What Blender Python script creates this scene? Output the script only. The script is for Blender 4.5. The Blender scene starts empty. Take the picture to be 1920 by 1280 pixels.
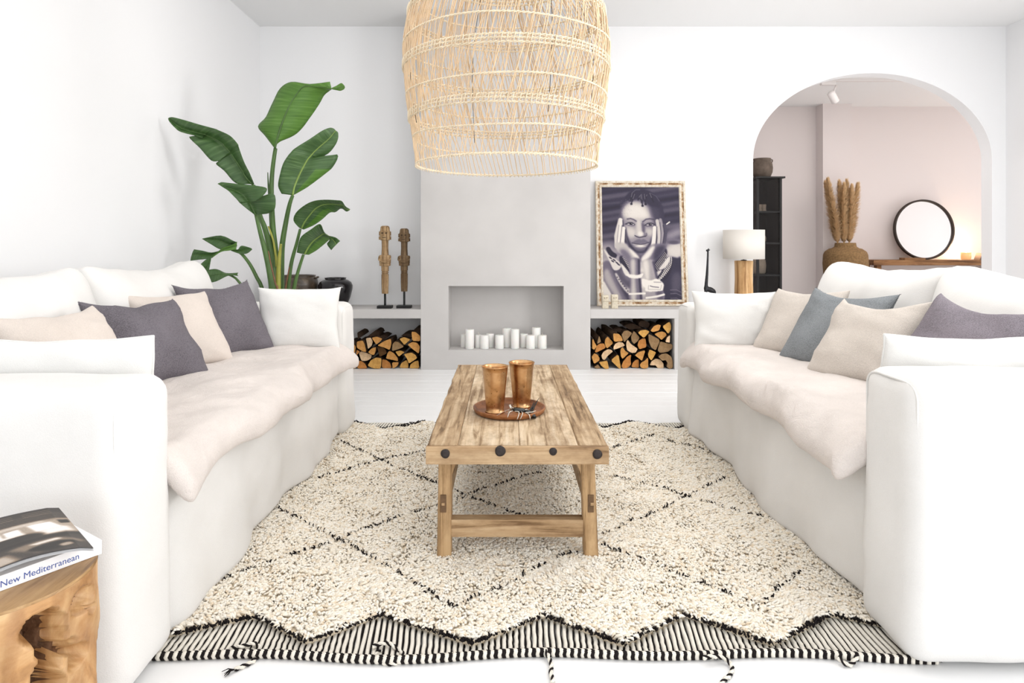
import bpy, bmesh, math, random
import numpy as np
from mathutils import Vector, Matrix, Euler, noise as mnoise

random.seed(7)
RNG = np.random.default_rng(11)
SC = bpy.context.scene
COL = SC.collection
PI = math.pi

# ------------------------------------------------------------------ camera
# level camera, one-point perspective; 1200 px focal length on a 1920 px wide frame
FOC, CAMZ, VX, VY = 1200.0, 1.10, 948.0, 457.0
cam_data = bpy.data.cameras.new('camera')
cam = bpy.data.objects.new('camera', cam_data)
COL.objects.link(cam)
cam.location = (0, 0, CAMZ)
cam.rotation_euler = (PI/2, 0, 0)
cam_data.sensor_width = 36
cam_data.lens = 36*FOC/1920
cam_data.shift_x = (960-VX)/1920
cam_data.shift_y = -(640-VY)/1920
cam_data.clip_start = 0.05
SC.camera = cam

# ------------------------------------------------------------------ world, lights, exposure
SC.view_settings.view_transform = 'Standard'
SC.view_settings.look = 'None'
SC.view_settings.gamma = 1
SC.view_settings.use_curve_mapping = False
SC.view_settings.exposure = -0.74
world = bpy.data.worlds.new('daylight')
SC.world = world
world.use_nodes = True
world.node_tree.nodes['Background'].inputs[0].default_value = (0.93, 0.97, 1.0, 1)
world.node_tree.nodes['Background'].inputs[1].default_value = 1.6


def area_light(name, loc, rot, sx, sy, power, color=(1, 1, 1)):
    l = bpy.data.lights.new(name, 'AREA')
    l.shape = 'RECTANGLE'
    l.size, l.size_y, l.energy, l.color = sx, sy, power, color
    o = bpy.data.objects.new(name, l)
    COL.objects.link(o)
    o.location, o.rotation_euler = loc, rot
    return o


# daylight through the window in the right wall (key) and the big window behind the camera (fill)
area_light('window_daylight_right', (4.70, 2.0, 1.50), (0, PI/2, 0), 1.9, 1.15, 172, (1.0, 0.985, 0.97))
area_light('window_daylight_front', (1.0, -5.92, 1.65), (PI/2, 0, 0), 6.0, 2.5, 165, (0.97, 0.985, 1.0))
area_light('added_fill_side', (4.70, -2.6, 1.60), (0, PI/2, 0), 2.1, 3.0, 165, (0.98, 0.99, 1.0))  # fill light added at an invented wall opening to even out the room
area_light('added_fill_next_room', (9.4, 7.8, 1.6), (0, PI/2, 0), 1.8, 1.8, 60, (1.0, 0.95, 0.93))  # added fill, standing for an unseen window of the next room
area_light('added_ceiling_fill_next_room', (5.0, 6.9, 3.13), (0, 0, 0), 3.6, 1.1, 75, (1.0, 0.94, 0.91))  # soft overhead fill added out of view, separate from the track spotlight

# fill light added overhead, out of view, to brighten the floor
area_light('added_ceiling_fill', (1.0, 3.0, 3.13), (0, 0, 0), 4.5, 2.6, 100, (1.0, 0.985, 0.965))

# ------------------------------------------------------------------ helpers


def at(px, py, d):
    """photo pixel at depth d (metres from the camera plane) -> world point"""
    return Vector(((px-VX)*d/FOC, d, CAMZ-(py-VY)*d/FOC))


def on_z(px, py, z):
    d = (CAMZ-z)*FOC/(py-VY)
    return Vector(((px-VX)*d/FOC, d, z))


def mesh_obj(name, verts, faces, mat=None, parent=None, smooth=False, link=True):
    me = bpy.data.meshes.new(name)
    me.from_pydata([tuple(v) for v in verts], [], [tuple(f) for f in faces])
    me.update()
    return data_obj(name, me, mat, parent, smooth, link)


def data_obj(name, me, mat=None, parent=None, smooth=False, link=True):
    if mat is not None:
        for m in (mat if isinstance(mat, (list, tuple)) else [mat]):
            me.materials.append(m)
    if smooth and len(me.polygons):
        me.polygons.foreach_set('use_smooth', [True]*len(me.polygons))
    o = bpy.data.objects.new(name, me)
    if link:
        COL.objects.link(o)
    if parent is not None:
        o.parent = parent
    return o


def bm_obj(name, bm, mat=None, parent=None, smooth=False):
    me = bpy.data.meshes.new(name)
    bmesh.ops.recalc_face_normals(bm, faces=bm.faces[:])
    bm.to_mesh(me)
    bm.free()
    return data_obj(name, me, mat, parent, smooth)


def np_obj(name, V, F, mat=None, parent=None, smooth=True):
    """fast path: V (n,3), F (m,k) arrays with constant k, or list of such arrays"""
    Fs = F if isinstance(F, list) else [F]
    me = bpy.data.meshes.new(name)
    me.vertices.add(len(V))
    me.vertices.foreach_set('co', np.asarray(V, np.float32).ravel())
    tot = np.concatenate([np.full(len(f), f.shape[1], np.int32) for f in Fs])
    idx = np.concatenate([f.ravel() for f in Fs]).astype(np.int32)
    me.loops.add(len(idx))
    me.loops.foreach_set('vertex_index', idx)
    me.polygons.add(len(tot))
    st = np.zeros(len(tot), np.int32)
    st[1:] = np.cumsum(tot)[:-1]
    me.polygons.foreach_set('loop_start', st)
    me.polygons.foreach_set('loop_total', tot)
    if smooth:
        me.polygons.foreach_set('use_smooth', np.ones(len(tot), bool))
    me.update(calc_edges=True)
    me.validate()
    return data_obj(name, me, mat, parent)


def empty(name, loc=(0, 0, 0), rz=0.0):
    o = bpy.data.objects.new(name, None)
    COL.objects.link(o)
    o.location = loc
    o.rotation_euler = (0, 0, rz)
    o.empty_display_size = 0.1
    return o


def tag(o, label=None, cat=None, group=None, kind=None):
    if label:
        o['label'] = label
    if cat:
        o['category'] = cat
    if group:
        o['group'] = group
    if kind:
        o['kind'] = kind
    return o


def thing(name, label, cat, loc=(0, 0, 0), rz=0.0, group=None):
    return tag(empty(name, loc, rz), label, cat, group)


def add_box(bm, x0, x1, y0, y1, z0, z1, mi=0):
    vs = [bm.verts.new(p) for p in ((x0, y0, z0), (x1, y0, z0), (x1, y1, z0), (x0, y1, z0),
                                    (x0, y0, z1), (x1, y0, z1), (x1, y1, z1), (x0, y1, z1))]
    for f in ((0, 3, 2, 1), (4, 5, 6, 7), (0, 1, 5, 4), (1, 2, 6, 5), (2, 3, 7, 6), (3, 0, 4, 7)):
        fc = bm.faces.new([vs[i] for i in f])
        fc.material_index = mi
    return vs


def box(name, x0, x1, y0, y1, z0, z1, mat, parent=None, bevel=0.0, seg=2):
    bm = bmesh.new()
    add_box(bm, x0, x1, y0, y1, z0, z1)
    if bevel > 0:
        bmesh.ops.bevel(bm, geom=bm.edges[:], offset=bevel, segments=seg, profile=0.7, affect='EDGES')
    return bm_obj(name, bm, mat, parent)


def add_prism(bm, pts, a, b):
    """polygon pts (list of 3-vectors) shifted by vector a (front) and b (back)"""
    f = [bm.verts.new(Vector(p)+Vector(a)) for p in pts]
    k = [bm.verts.new(Vector(p)+Vector(b)) for p in pts]
    n = len(pts)
    bm.faces.new(f)
    bm.faces.new(k[::-1])
    for i in range(n):
        j = (i+1) % n
        bm.faces.new([f[j], f[i], k[i], k[j]])


def lathe(name, prof, mat, parent=None, seg=32, loc=(0, 0, 0), cap=True, smooth=True):
    """profile [(r,z)...] around z"""
    V, F = [], []
    for r, z in prof:
        for i in range(seg):
            a = 2*PI*i/seg
            V.append((loc[0]+r*math.cos(a), loc[1]+r*math.sin(a), loc[2]+z))
    for k in range(len(prof)-1):
        for i in range(seg):
            j = (i+1) % seg
            F.append((k*seg+i, k*seg+j, (k+1)*seg+j, (k+1)*seg+i))
    if cap:
        F.append(tuple(range(seg))[::-1])
        F.append(tuple((len(prof)-1)*seg+i for i in range(seg)))
    return mesh_obj(name, V, F, mat, parent, smooth)


def tube_arrays(pts, rad, sides=6, cap=True):
    """tube around a polyline, rad scalar or list; returns V,F lists"""
    n = len(pts)
    P = [Vector(p) for p in pts]
    R = rad if isinstance(rad, (list, tuple, np.ndarray)) else [rad]*n
    V, F = [], []
    t0 = (P[1]-P[0]).normalized()
    up = Vector((0, 0, 1)) if abs(t0.z) < 0.9 else Vector((1, 0, 0))
    u = t0.cross(up).normalized()
    for i in range(n):
        t = (P[min(i+1, n-1)]-P[max(i-1, 0)])
        if t.length < 1e-9:
            t = t0
        t.normalize()
        u = (u-t*u.dot(t))
        if u.length < 1e-6:
            u = t.orthogonal()
        u.normalize()
        w = t.cross(u)
        for k in range(sides):
            a = 2*PI*k/sides
            V.append(P[i]+(u*math.cos(a)+w*math.sin(a))*R[i])
    for i in range(n-1):
        for k in range(sides):
            j = (k+1) % sides
            F.append((i*sides+k, i*sides+j, (i+1)*sides+j, (i+1)*sides+k))
    if cap:
        F.append(tuple(range(sides))[::-1])
        F.append(tuple((n-1)*sides+k for k in range(sides)))
    return V, F


class MB:
    """collects several shapes into ONE mesh"""

    def __init__(self):
        self.V, self.F = [], []

    def add(self, V, F):
        o = len(self.V)
        self.V += list(V)
        self.F += [tuple(i+o for i in f) for f in F]
        return self

    def tube(self, pts, rad, sides=6):
        return self.add(*tube_arrays(pts, rad, sides))

    def sphere(self, c, r, seg=12, rings=8, rot=None):
        r = (r, r, r) if isinstance(r, (int, float)) else r
        V, F = [], []
        for i in range(rings+1):
            th = PI*i/rings
            for k in range(seg):
                a = 2*PI*k/seg
                p = Vector((r[0]*math.sin(th)*math.cos(a), r[1]*math.sin(th)*math.sin(a), r[2]*math.cos(th)))
                if rot is not None:
                    p = rot @ p
                V.append(p+Vector(c))
        for i in range(rings):
            for k in range(seg):
                j = (k+1) % seg
                F.append((i*seg+k, (i+1)*seg+k, (i+1)*seg+j, i*seg+j))
        return self.add(V, F)

    def box(self, x0, x1, y0, y1, z0, z1):
        return self.add([(x0, y0, z0), (x1, y0, z0), (x1, y1, z0), (x0, y1, z0), (x0, y0, z1), (x1, y0, z1), (x1, y1, z1), (x0, y1, z1)],
                        [(0, 3, 2, 1), (4, 5, 6, 7), (0, 1, 5, 4), (1, 2, 6, 5), (2, 3, 7, 6), (3, 0, 4, 7)])

    def build(self, name, mat, parent=None, smooth=True):
        return mesh_obj(name, self.V, self.F, mat, parent, smooth)


def catmull(pts, n):
    P = [Vector(p) for p in pts]
    if len(P) < 3:
        return [P[0].lerp(P[-1], i/(n-1)) for i in range(n)]
    out = []
    for i in range(n):
        t = i/(n-1)*(len(P)-1)
        k = min(int(t), len(P)-2)
        u = t-k
        p0, p1, p2, p3 = P[max(k-1, 0)], P[k], P[k+1], P[min(k+2, len(P)-1)]
        out.append(0.5*((2*p1)+(p2-p0)*u+(2*p0-5*p1+4*p2-p3)*u*u+(3*p1-p0-3*p2+p3)*u**3))
    return out


def rounded_box(dims, r, n=(10, 10, 10)):
    """cube grid mapped onto a rounded box centred at the origin: V array, F array (quads)"""
    hx, hy, hz = dims[0]/2, dims[1]/2, dims[2]/2
    idx, V, F = {}, [], []

    def vert(p):
        k = tuple(round(c, 6) for c in p)
        if k not in idx:
            idx[k] = len(V)
            q = np.array([p[0]*hx, p[1]*hy, p[2]*hz])
            h = np.array([hx, hy, hz])
            c = np.clip(q, -(h-r), h-r)
            d = q-c
            L = np.linalg.norm(d)
            if L > 1e-9:
                # keep straight faces flat, round edges and corners
                q = c+d/L*r if np.count_nonzero(np.abs(d) > 1e-9) > 1 else q
            V.append(q)
        return idx[k]

    def lin(m, h):
        # parametric positions concentrated at the rounded rim
        e = 1-r/h
        inner = list(np.linspace(-e, e, max(m-5, 2)))
        rim = [1-(r/h)*(1-math.sin(a)) for a in (PI*3/16, PI*6/16)] if r > 0 else []
        rim = [1-(r/h)*0.6, 1-(r/h)*0.25] if r > 0 else []
        return sorted(set([-1.0]+[-v for v in rim]+inner+rim+[1.0]))
    gx, gy, gz = lin(n[0], hx), lin(n[1], hy), lin(n[2], hz)
    for (A, B, ax, sgn) in ((gx, gy, 2, 1), (gx, gy, 2, -1), (gy, gz, 0, 1), (gy, gz, 0, -1), (gz, gx, 1, 1), (gz, gx, 1, -1)):
        for i in range(len(A)-1):
            for j in range(len(B)-1):
                q = []
                for (a, b) in ((A[i], B[j]), (A[i+1], B[j]), (A[i+1], B[j+1]), (A[i], B[j+1])):
                    p = {2: (a, b, sgn), 0: (sgn, a, b), 1: (b, sgn, a)}[ax]
                    q.append(vert(p))
                F.append(q if sgn > 0 else q[::-1])
    return np.array(V), np.array(F, np.int32)


def fbm(p, s, oct=3):
    return mnoise.fractal(Vector(p)*s, 0.9, 2.0, oct)


def soft_block(name, centre, dims, r, mat, parent, n=(12, 12, 12), amp=0.006, scale=3.0, warp=None, seed=0.0):
    V, F = rounded_box(dims, r, n)
    out = []
    nv = []
    h = np.array(dims)/2
    for q in V:
        nn = q/h
        nn = np.sign(nn)*np.abs(nn)**6
        L = np.linalg.norm(nn)
        nn = nn/L if L > 0 else nn
        w = mnoise.noise(Vector(q)*scale+Vector((seed, seed*1.7, -seed)))*amp
        w += mnoise.noise(Vector(q)*scale*2.7+Vector((seed*3, 1, seed)))*amp*0.4
        p = q+nn*w
        if warp:
            p = np.array(warp(p, q/h))
        out.append(p+np.array(centre))
    return np_obj(name, np.array(out), F, mat, parent, True)


# ------------------------------------------------------------------ materials


def srgb(r, g, b):
    def c(v):
        v /= 255
        return v/12.92 if v <= 0.04045 else ((v+0.055)/1.055)**2.4
    return (c(r), c(g), c(b), 1)


def new_mat(name):
    m = bpy.data.materials.new(name)
    m.use_nodes = True
    nt = m.node_tree
    return m, nt, nt.nodes['Principled BSDF']


def N(nt, t, **kw):
    n = nt.nodes.new(t)
    for k, v in kw.items():
        if k.startswith('_'):
            setattr(n, k[1:], v)
        else:
            n.inputs[k].default_value = v
    return n


def coords(nt, scale=(1, 1, 1), obj=True, rot=(0, 0, 0)):
    tc = nt.nodes.new('ShaderNodeTexCoord')
    mp = nt.nodes.new('ShaderNodeMapping')
    mp.inputs['Scale'].default_value = scale
    mp.inputs['Rotation'].default_value = rot
    nt.links.new(tc.outputs['Object' if obj else 'Generated'], mp.inputs['Vector'])
    return mp.outputs[0]


def ramp(nt, fac, stops):
    r = nt.nodes.new('ShaderNodeValToRGB')
    el = r.color_ramp.elements
    while len(el) < len(stops):
        el.new(0.5)
    for e, (p, c) in zip(el, stops):
        e.position, e.color = p, c
    nt.links.new(fac, r.inputs[0])
    return r.outputs[0]


def bump(nt, bs, height, strength=0.2, dist=0.01):
    b = nt.nodes.new('ShaderNodeBump')
    b.inputs['Strength'].default_value = strength
    b.inputs['Distance'].default_value = dist
    nt.links.new(height, b.inputs['Height'])
    nt.links.new(b.outputs[0], bs.inputs['Normal'])
    return b


def plain(name, col, rough=0.6, metal=0.0, spec=0.5, var=0.0, vscale=6.0, bmp=0.0, bscale=60.0, bdist=0.004):
    m, nt, bs = new_mat(name)
    bs.inputs['Roughness'].default_value = rough
    bs.inputs['Metallic'].default_value = metal
    bs.inputs['Specular IOR Level'].default_value = spec
    bs.inputs['Base Color'].default_value = col
    if var > 0 or bmp > 0:
        v = coords(nt)
    if var > 0:
        n = N(nt, 'ShaderNodeTexNoise', Scale=vscale, Detail=5.0)
        nt.links.new(v, n.inputs['Vector'])
        a = tuple(max(0, c*(1-var)) for c in col[:3])+(1,)
        b = tuple(min(1, c*(1+var)) for c in col[:3])+(1,)
        nt.links.new(ramp(nt, n.outputs[0], [(0.3, a), (0.7, b)]), bs.inputs['Base Color'])
    if bmp > 0:
        n2 = N(nt, 'ShaderNodeTexNoise', Scale=bscale, Detail=4.0)
        nt.links.new(v, n2.inputs['Vector'])
        bump(nt, bs, n2.outputs[0], bmp, bdist)
    return m


def fabric(name, col, weave=420.0, var=0.06, bmp=0.25, wrinkle=0.0, sheen=0.2, fleck=0.0, wscale=7.0):
    """woven linen: two crossed fine waves, soft mottling"""
    m, nt, bs = new_mat(name)
    bs.inputs['Roughness'].default_value = 0.92
    bs.inputs['Specular IOR Level'].default_value = 0.15
    bs.inputs['Sheen Weight'].default_value = sheen
    v = coords(nt)
    n = N(nt, 'ShaderNodeTexNoise', Scale=5.0, Detail=6.0)
    nt.links.new(v, n.inputs['Vector'])
    f = N(nt, 'ShaderNodeTexNoise', Scale=weave, Detail=2.0)
    nt.links.new(v, f.inputs['Vector'])
    mixf = N(nt, 'ShaderNodeMath', _operation='MULTIPLY_ADD')
    nt.links.new(f.outputs[0], mixf.inputs[0])
    mixf.inputs[1].default_value = 0.45+fleck*1.6
    hn = N(nt, 'ShaderNodeMath', _operation='MULTIPLY')
    nt.links.new(n.outputs[0], hn.inputs[0])
    hn.inputs[1].default_value = 0.9-fleck*1.2
    nt.links.new(hn.outputs[0], mixf.inputs[2])
    a = tuple(max(0, c*(1-var*2)) for c in col[:3])+(1,)
    b = tuple(min(1, c*(1+var)) for c in col[:3])+(1,)
    nt.links.new(ramp(nt, mixf.outputs[0], [(0.50, a), (0.85, b)]), bs.inputs['Base Color'])
    h = f.outputs[0]
    if wrinkle > 0:
        w = N(nt, 'ShaderNodeTexNoise', Scale=wscale, Detail=4.0, Distortion=1.4)
        nt.links.new(v, w.inputs['Vector'])
        ad = N(nt, 'ShaderNodeMath', _operation='MULTIPLY_ADD')
        nt.links.new(w.outputs[0], ad.inputs[0])
        ad.inputs[1].default_value = wrinkle*20
        nt.links.new(f.outputs[0], ad.inputs[2])
        h = ad.outputs[0]
    bump(nt, bs, h, bmp, 0.004)
    return m


def wood(name, dark, mid, light, axis='y', scale=1.0, rough=0.6, knots=0.5, bmp=0.3):
    """grain running along the given object axis"""
    m, nt, bs = new_mat(name)
    bs.inputs['Roughness'].default_value = rough
    bs.inputs['Specular IOR Level'].default_value = 0.3
    s = {'x': (1.2, 22, 22), 'y': (22, 1.2, 22), 'z': (22, 22, 1.2)}[axis]
    v = coords(nt, tuple(c*scale for c in s))
    g = N(nt, 'ShaderNodeTexNoise', Scale=1.6, Detail=8.0, Roughness=0.65, Distortion=0.6)
    nt.links.new(v, g.inputs['Vector'])
    v2 = coords(nt, tuple((1.0 if c > 2 else 0.5)*scale*6 for c in s))
    b = N(nt, 'ShaderNodeTexNoise', Scale=1.3, Detail=5.0, Roughness=0.7)
    nt.links.new(v2, b.inputs['Vector'])
    mx = N(nt, 'ShaderNodeMix', _data_type='RGBA', _blend_type='MULTIPLY')
    c1 = ramp(nt, g.outputs[0], [(0.36, dark), (0.47, mid), (0.66, light)])
    lo = tuple(1-knots*(1-c) for c in (0.42, 0.34, 0.26))+(1,)
    c2 = ramp(nt, b.outputs[0], [(0.38, lo), (0.47, tuple(0.5+0.5*q for q in lo[:3])+(1,)), (0.56, (1, 1, 1, 1))])
    mx.inputs['Factor'].default_value = 1.0
    nt.links.new(c1, mx.inputs[6])
    nt.links.new(c2, mx.inputs[7])
    nt.links.new(mx.outputs[2], bs.inputs['Base Color'])
    bump(nt, bs, g.outputs[0], bmp, 0.004)
    return m


def vcol_mat(name, rough=0.5, spec=0.3, layer='paint'):
    m, nt, bs = new_mat(name)
    bs.inputs['Roughness'].default_value = rough
    bs.inputs['Specular IOR Level'].default_value = spec
    a = nt.nodes.new('ShaderNodeVertexColor')
    a.layer_name = layer
    nt.links.new(a.outputs[0], bs.inputs['Base Color'])
    return m


M = {}
M['wall'] = plain('white_wall_paint', srgb(244, 244, 245), 0.85, spec=0.2, bmp=0.12, bscale=70, bdist=0.003)
M['ceiling'] = plain('white_ceiling_paint', srgb(243, 243, 243), 0.9, spec=0.2)
M['plaster'] = plain('grey_concrete_plaster', srgb(201, 198, 196), 0.8, spec=0.25, var=0.06, vscale=2.2, bmp=0.06, bscale=25)
M['plank'] = plain('white_painted_board', srgb(245, 245, 245), 0.45, spec=0.4, var=0.015, vscale=3.0)
M['subfloor'] = plain('floor_underlay_white', srgb(205, 205, 206), 0.8)
M['room2'] = plain('pale_rose_white_paint', srgb(232, 224, 222), 0.9, spec=0.2)
M['linen_white'] = fabric('white_slipcover_linen', srgb(232, 230, 227), 380, 0.02, 0.22, 0.05, 0.1)
M['linen_topper'] = fabric('natural_white_washed_linen', srgb(226, 217, 211), 300, 0.05, 0.6, 0.17, 0.1, 0.0, 10.0)
M['linen_cushion'] = fabric('bright_white_cushion_cotton', srgb(235, 234, 231), 420, 0.02, 0.25, 0.08, 0.1)
M['grey_linen'] = fabric('charcoal_linen', srgb(112, 107, 113), 300, 0.20, 0.5, 0.05, 0.0, 0.3)
M['blue_linen'] = fabric('blue_grey_linen', srgb(134, 138, 141), 300, 0.17, 0.5, 0.05, 0.0, 0.3)
M['mauve_linen'] = fabric('mauve_grey_linen', srgb(134, 127, 134), 300, 0.17, 0.5, 0.05, 0.0, 0.3)
M['beige_linen'] = fabric('pale_beige_linen', srgb(218, 207, 198), 320, 0.05, 0.4, 0.05, 0.1, 0.1)
M['sand_linen'] = fabric('sand_linen', srgb(206, 197, 188), 320, 0.08, 0.5, 0.05, 0.1, 0.25)
M['table_y'] = wood('weathered_elm_lengthwise', srgb(112, 88, 62), srgb(172, 144, 110), srgb(206, 182, 150), 'y', 1.3, 0.65, 0.62)
M['table_y2'] = wood('pale_worn_elm_lengthwise', srgb(150, 124, 94), srgb(206, 182, 150), srgb(226, 208, 182), 'y', 1.2, 0.65, 0.7)
M['table_x'] = wood('weathered_elm_crosswise', srgb(132, 102, 70), srgb(184, 152, 114), srgb(208, 180, 144), 'x', 1.0, 0.6, 0.5)
M['table_z'] = wood('weathered_elm_upright', srgb(134, 104, 70), srgb(188, 154, 112), srgb(210, 178, 136), 'z', 1.0, 0.6, 0.5)
M['iron'] = plain('rusty_black_iron', srgb(50, 42, 40), 0.6, 0.3, var=0.3, vscale=90, bmp=0.4, bscale=300)
M['black'] = plain('matt_black_metal', srgb(22, 22, 23), 0.5, 0.2)
M['rattan'] = plain('natural_rattan', srgb(226, 198, 162), 0.55, var=0.12, vscale=14)
M['rattan_pale'] = plain('pale_rattan_binding', srgb(240, 224, 196), 0.5, var=0.1, vscale=25)
M['glazed_black'] = plain('glossy_black_glaze', srgb(24, 22, 24), 0.16, var=0.3, vscale=20)
M['candle'] = plain('white_candle_wax', srgb(246, 244, 240), 0.5)
M['candle'].node_tree.nodes['Principled BSDF'].inputs['Subsurface Weight'].default_value = 0.15
M['wick'] = plain('candle_wick', srgb(226, 220, 208), 0.9)
# ================================================================== the room
XL, XR, YB, YF, HC = -2.32, 4.72, 6.04, -6.0, 3.15
FACE = 5.60            # front plane of the chimney breast and the low shelves
WT = 0.135             # thickness of the back wall


def struct(o):
    o['kind'] = 'structure'
    return o


# floor: slab, and painted boards running from side to side
fl = struct(box('floor', XL-0.1, 9.7, YF-0.1, 9.8, -0.12, -0.016, M['subfloor']))
pw = 0.131
bm = bmesh.new()
add_box(bm, 0, XR-XL-0.004, 0.0012, pw-0.0012, -0.016, 0.0)
bmesh.ops.bevel(bm, geom=[e for e in bm.edges if e.verts[0].co.z > -0.001 and e.verts[1].co.z > -0.001], offset=0.0025, segments=1, affect='EDGES')
plank0 = bm_obj('floor_board', bm, M['plank'], fl)
k = 0
y = 0.42
while y < FACE-0.002:
    o = plank0 if k == 0 else plank0.copy()
    if k:
        COL.objects.link(o)
        o.parent = fl
    o.location = (XL+0.002, y, RNG.uniform(-0.0008, 0.0006))
    y += pw
    k += 1
# boards that nobody sees from here: behind the camera, and beyond the shelf front
bm = bmesh.new()
add_box(bm, XL, XR, YF, 0.419, -0.016, 0.0)
add_box(bm, XL, XR, y, YB, -0.016, 0.0)
add_box(bm, 1.5, 9.5, YB, 9.6, -0.016, 0.0)
bm_obj('floor_board_field', bm, M['plank'], fl)

struct(box('ceiling', XL-0.1, 9.7, YF-0.1, 9.8, HC, HC+0.1, M['ceiling']))
struct(box('wall_left', XL-0.12, XL, YF, YB, -0.016, HC, M['wall']))

# back wall with the flattened round arch
AX0, AX1, ASP, ATOP = 2.335, 4.59, 1.89, 2.71
pts = [(XL-0.12, -0.016), (XL-0.12, HC), (9.6, HC), (9.6, -0.016), (AX1, -0.016)]
cxa, ra = (AX0+AX1)/2, (AX1-AX0)/2
for i in range(49):
    a = PI*i/48
    pts.append((cxa+ra*math.cos(a), ASP+(ATOP-ASP)*math.sin(a)))
pts.append((AX0, -0.016))
bm = bmesh.new()
add_prism(bm, [(p[0], YB, p[1]) for p in pts], (0, 0, 0), (0, WT, 0))
struct(bm_obj('wall_back', bm, M['wall']))

# right wall with its window
WY0, WY1, WZ0, WZ1 = 1.40, 2.60, 0.52, 2.48
bm = bmesh.new()
add_box(bm, XR, XR+0.12, YF, -4.2, -0.016, HC)
add_box(bm, XR, XR+0.12, -1.0, WY0, -0.016, HC)
add_box(bm, XR, XR+0.12, -4.2, -1.0, -0.016, 0.5)
add_box(bm, XR, XR+0.12, -4.2, -1.0, 2.7, HC)
add_box(bm, XR, XR+0.12, WY1, YB, -0.016, HC)
add_box(bm, XR, XR+0.12, WY0, WY1, -0.016, WZ0)
add_box(bm, XR, XR+0.12, WY0, WY1, WZ1, HC)
struct(bm_obj('wall_right', bm, M['wall']))
bm = bmesh.new()
for (a, b, c, d) in ((WY0, WY1, WZ0, WZ0+0.05), (WY0, WY1, WZ1-0.05, WZ1), (WY0, WY0+0.05, WZ0+0.05, WZ1-0.05), (WY1-0.05, WY1, WZ0+0.05, WZ1-0.05)):
    add_box(bm, XR+0.04, XR+0.10, a, b, c, d)
struct(bm_obj('window_1', bm, M['ceiling']))
# wall behind the camera with the wide window
bm = bmesh.new()
add_box(bm, XL, -2.1, YF-0.12, YF, -0.016, HC)
add_box(bm, 4.1, XR, YF-0.12, YF, -0.016, HC)
add_box(bm, -2.1, 4.1, YF-0.12, YF, -0.016, 0.35)
add_box(bm, -2.1, 4.1, YF-0.12, YF, 2.95, HC)
struct(bm_obj('wall_front', bm, M['wall']))
bm = bmesh.new()
for i in range(5):
    xx = -2.1+6.15*i/4
    add_box(bm, xx, xx+0.05, YF-0.09, YF-0.03, 0.35, 2.95)
struct(bm_obj('window_2', bm, M['ceiling']))

# chimney breast with the candle niche
BX0, BX1 = -0.742, 0.742
NX0, NX1, NZ0, NZ1, ND = -0.50, 0.508, 0.171, 0.731, 0.27
bm = bmesh.new()
add_box(bm, BX0, NX0, FACE, YB, 0, HC)
add_box(bm, NX1, BX1, FACE, YB, 0, HC)
add_box(bm, NX0, NX1, FACE, YB, 0, NZ0)
add_box(bm, NX0, NX1, FACE, YB, NZ1, HC)
add_box(bm, NX0, NX1, FACE+ND, YB, NZ0, NZ1)
bmesh.ops.remove_doubles(bm, verts=bm.verts[:], dist=1e-5)
struct(bm_obj('wall_chimney_breast', bm, M['plaster']))

# low plaster shelves either side, open underneath for firewood
SH, ST = 0.526, 0.447


def low_shelf(name, x0, x1, posts, label):
    t = thing(name, label, 'shelf', (0, 0, 0))
    box('shelf_top', x0, x1, FACE, YB, ST, SH, M['plaster'], t, 0.004)
    for a, b in posts:
        box('upright', a, b, FACE, YB, 0, ST, M['plaster'], t, 0.003)
    return t


low_shelf('plaster_shelf', XL, BX0, [(-2.32, -2.22)], 'low grey plaster shelf carrying two carved wooden figures and dark pots')
low_shelf('plaster_shelf', BX1, 2.27, [(1.478, 1.53), (2.19, 2.27)], 'low grey plaster shelf under the framed portrait and table lamp')

# ------------------------------------------------------------------ the room beyond the arch
YE = 9.57
struct(box('wall_far', 1.5, 9.6, YE, YE+0.1, -0.016, HC, M['room2']))
px0, px1 = (1543-VX)*9.36/FOC, (1597-VX)*9.36/FOC
struct(box('wall_far_pillar', px0, px1, 9.36, YE, -0.016, HC, M['room2']))
struct(box('wall_far_left', 1.4, 1.5, YB+WT, YE+0.1, -0.016, HC, M['room2']))
bm = bmesh.new()
add_box(bm, 9.5, 9.6, YB+WT, 6.8, -0.016, HC)
add_box(bm, 9.5, 9.6, 8.8, YE, -0.016, HC)
add_box(bm, 9.5, 9.6, 6.8, 8.8, -0.016, 0.6)
add_box(bm, 9.5, 9.6, 6.8, 8.8, 2.6, HC)
struct(bm_obj('wall_far_right', bm, M['room2']))

# ceiling track with one spotlight
tr = thing('track_spotlight', 'white ceiling track with a small tilted spotlight beyond the arch', 'spotlight')
M['white_metal'] = plain('white_lacquered_metal', srgb(232, 228, 226), 0.4)
bm = bmesh.new()
add_box(bm, 3.0, 7.6, 7.93, 7.97, HC-0.035, HC)
bm_obj('rail', bm, M['white_metal'], tr)
c = at(1568, 156, 7.75)
box('adapter', c.x-0.09, c.x+0.09, 7.925, 7.975, HC-0.08, HC-0.035, M['white_metal'], tr, 0.004)
c = at(1562, 182, 7.93)
mb = MB()
ax = Vector((-0.06, -0.03, 0.08)).normalized()
mb.tube([c-ax*0.075, c-ax*0.07, c+ax*0.06, c+ax*0.075], [0.040, 0.046, 0.046, 0.03], 20)
mb.build('spot_head', M['white_metal'], tr)
mb = MB()
mb.tube([c+ax*0.02, Vector((c.x+0.05, 7.95, HC-0.078))], 0.010, 8)
mb.build('bracket', M['white_metal'], tr)
# ================================================================== sofas


def smooth01(t):
    t = max(0.0, min(1.0, t))
    return t*t*(3-2*t)


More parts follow.
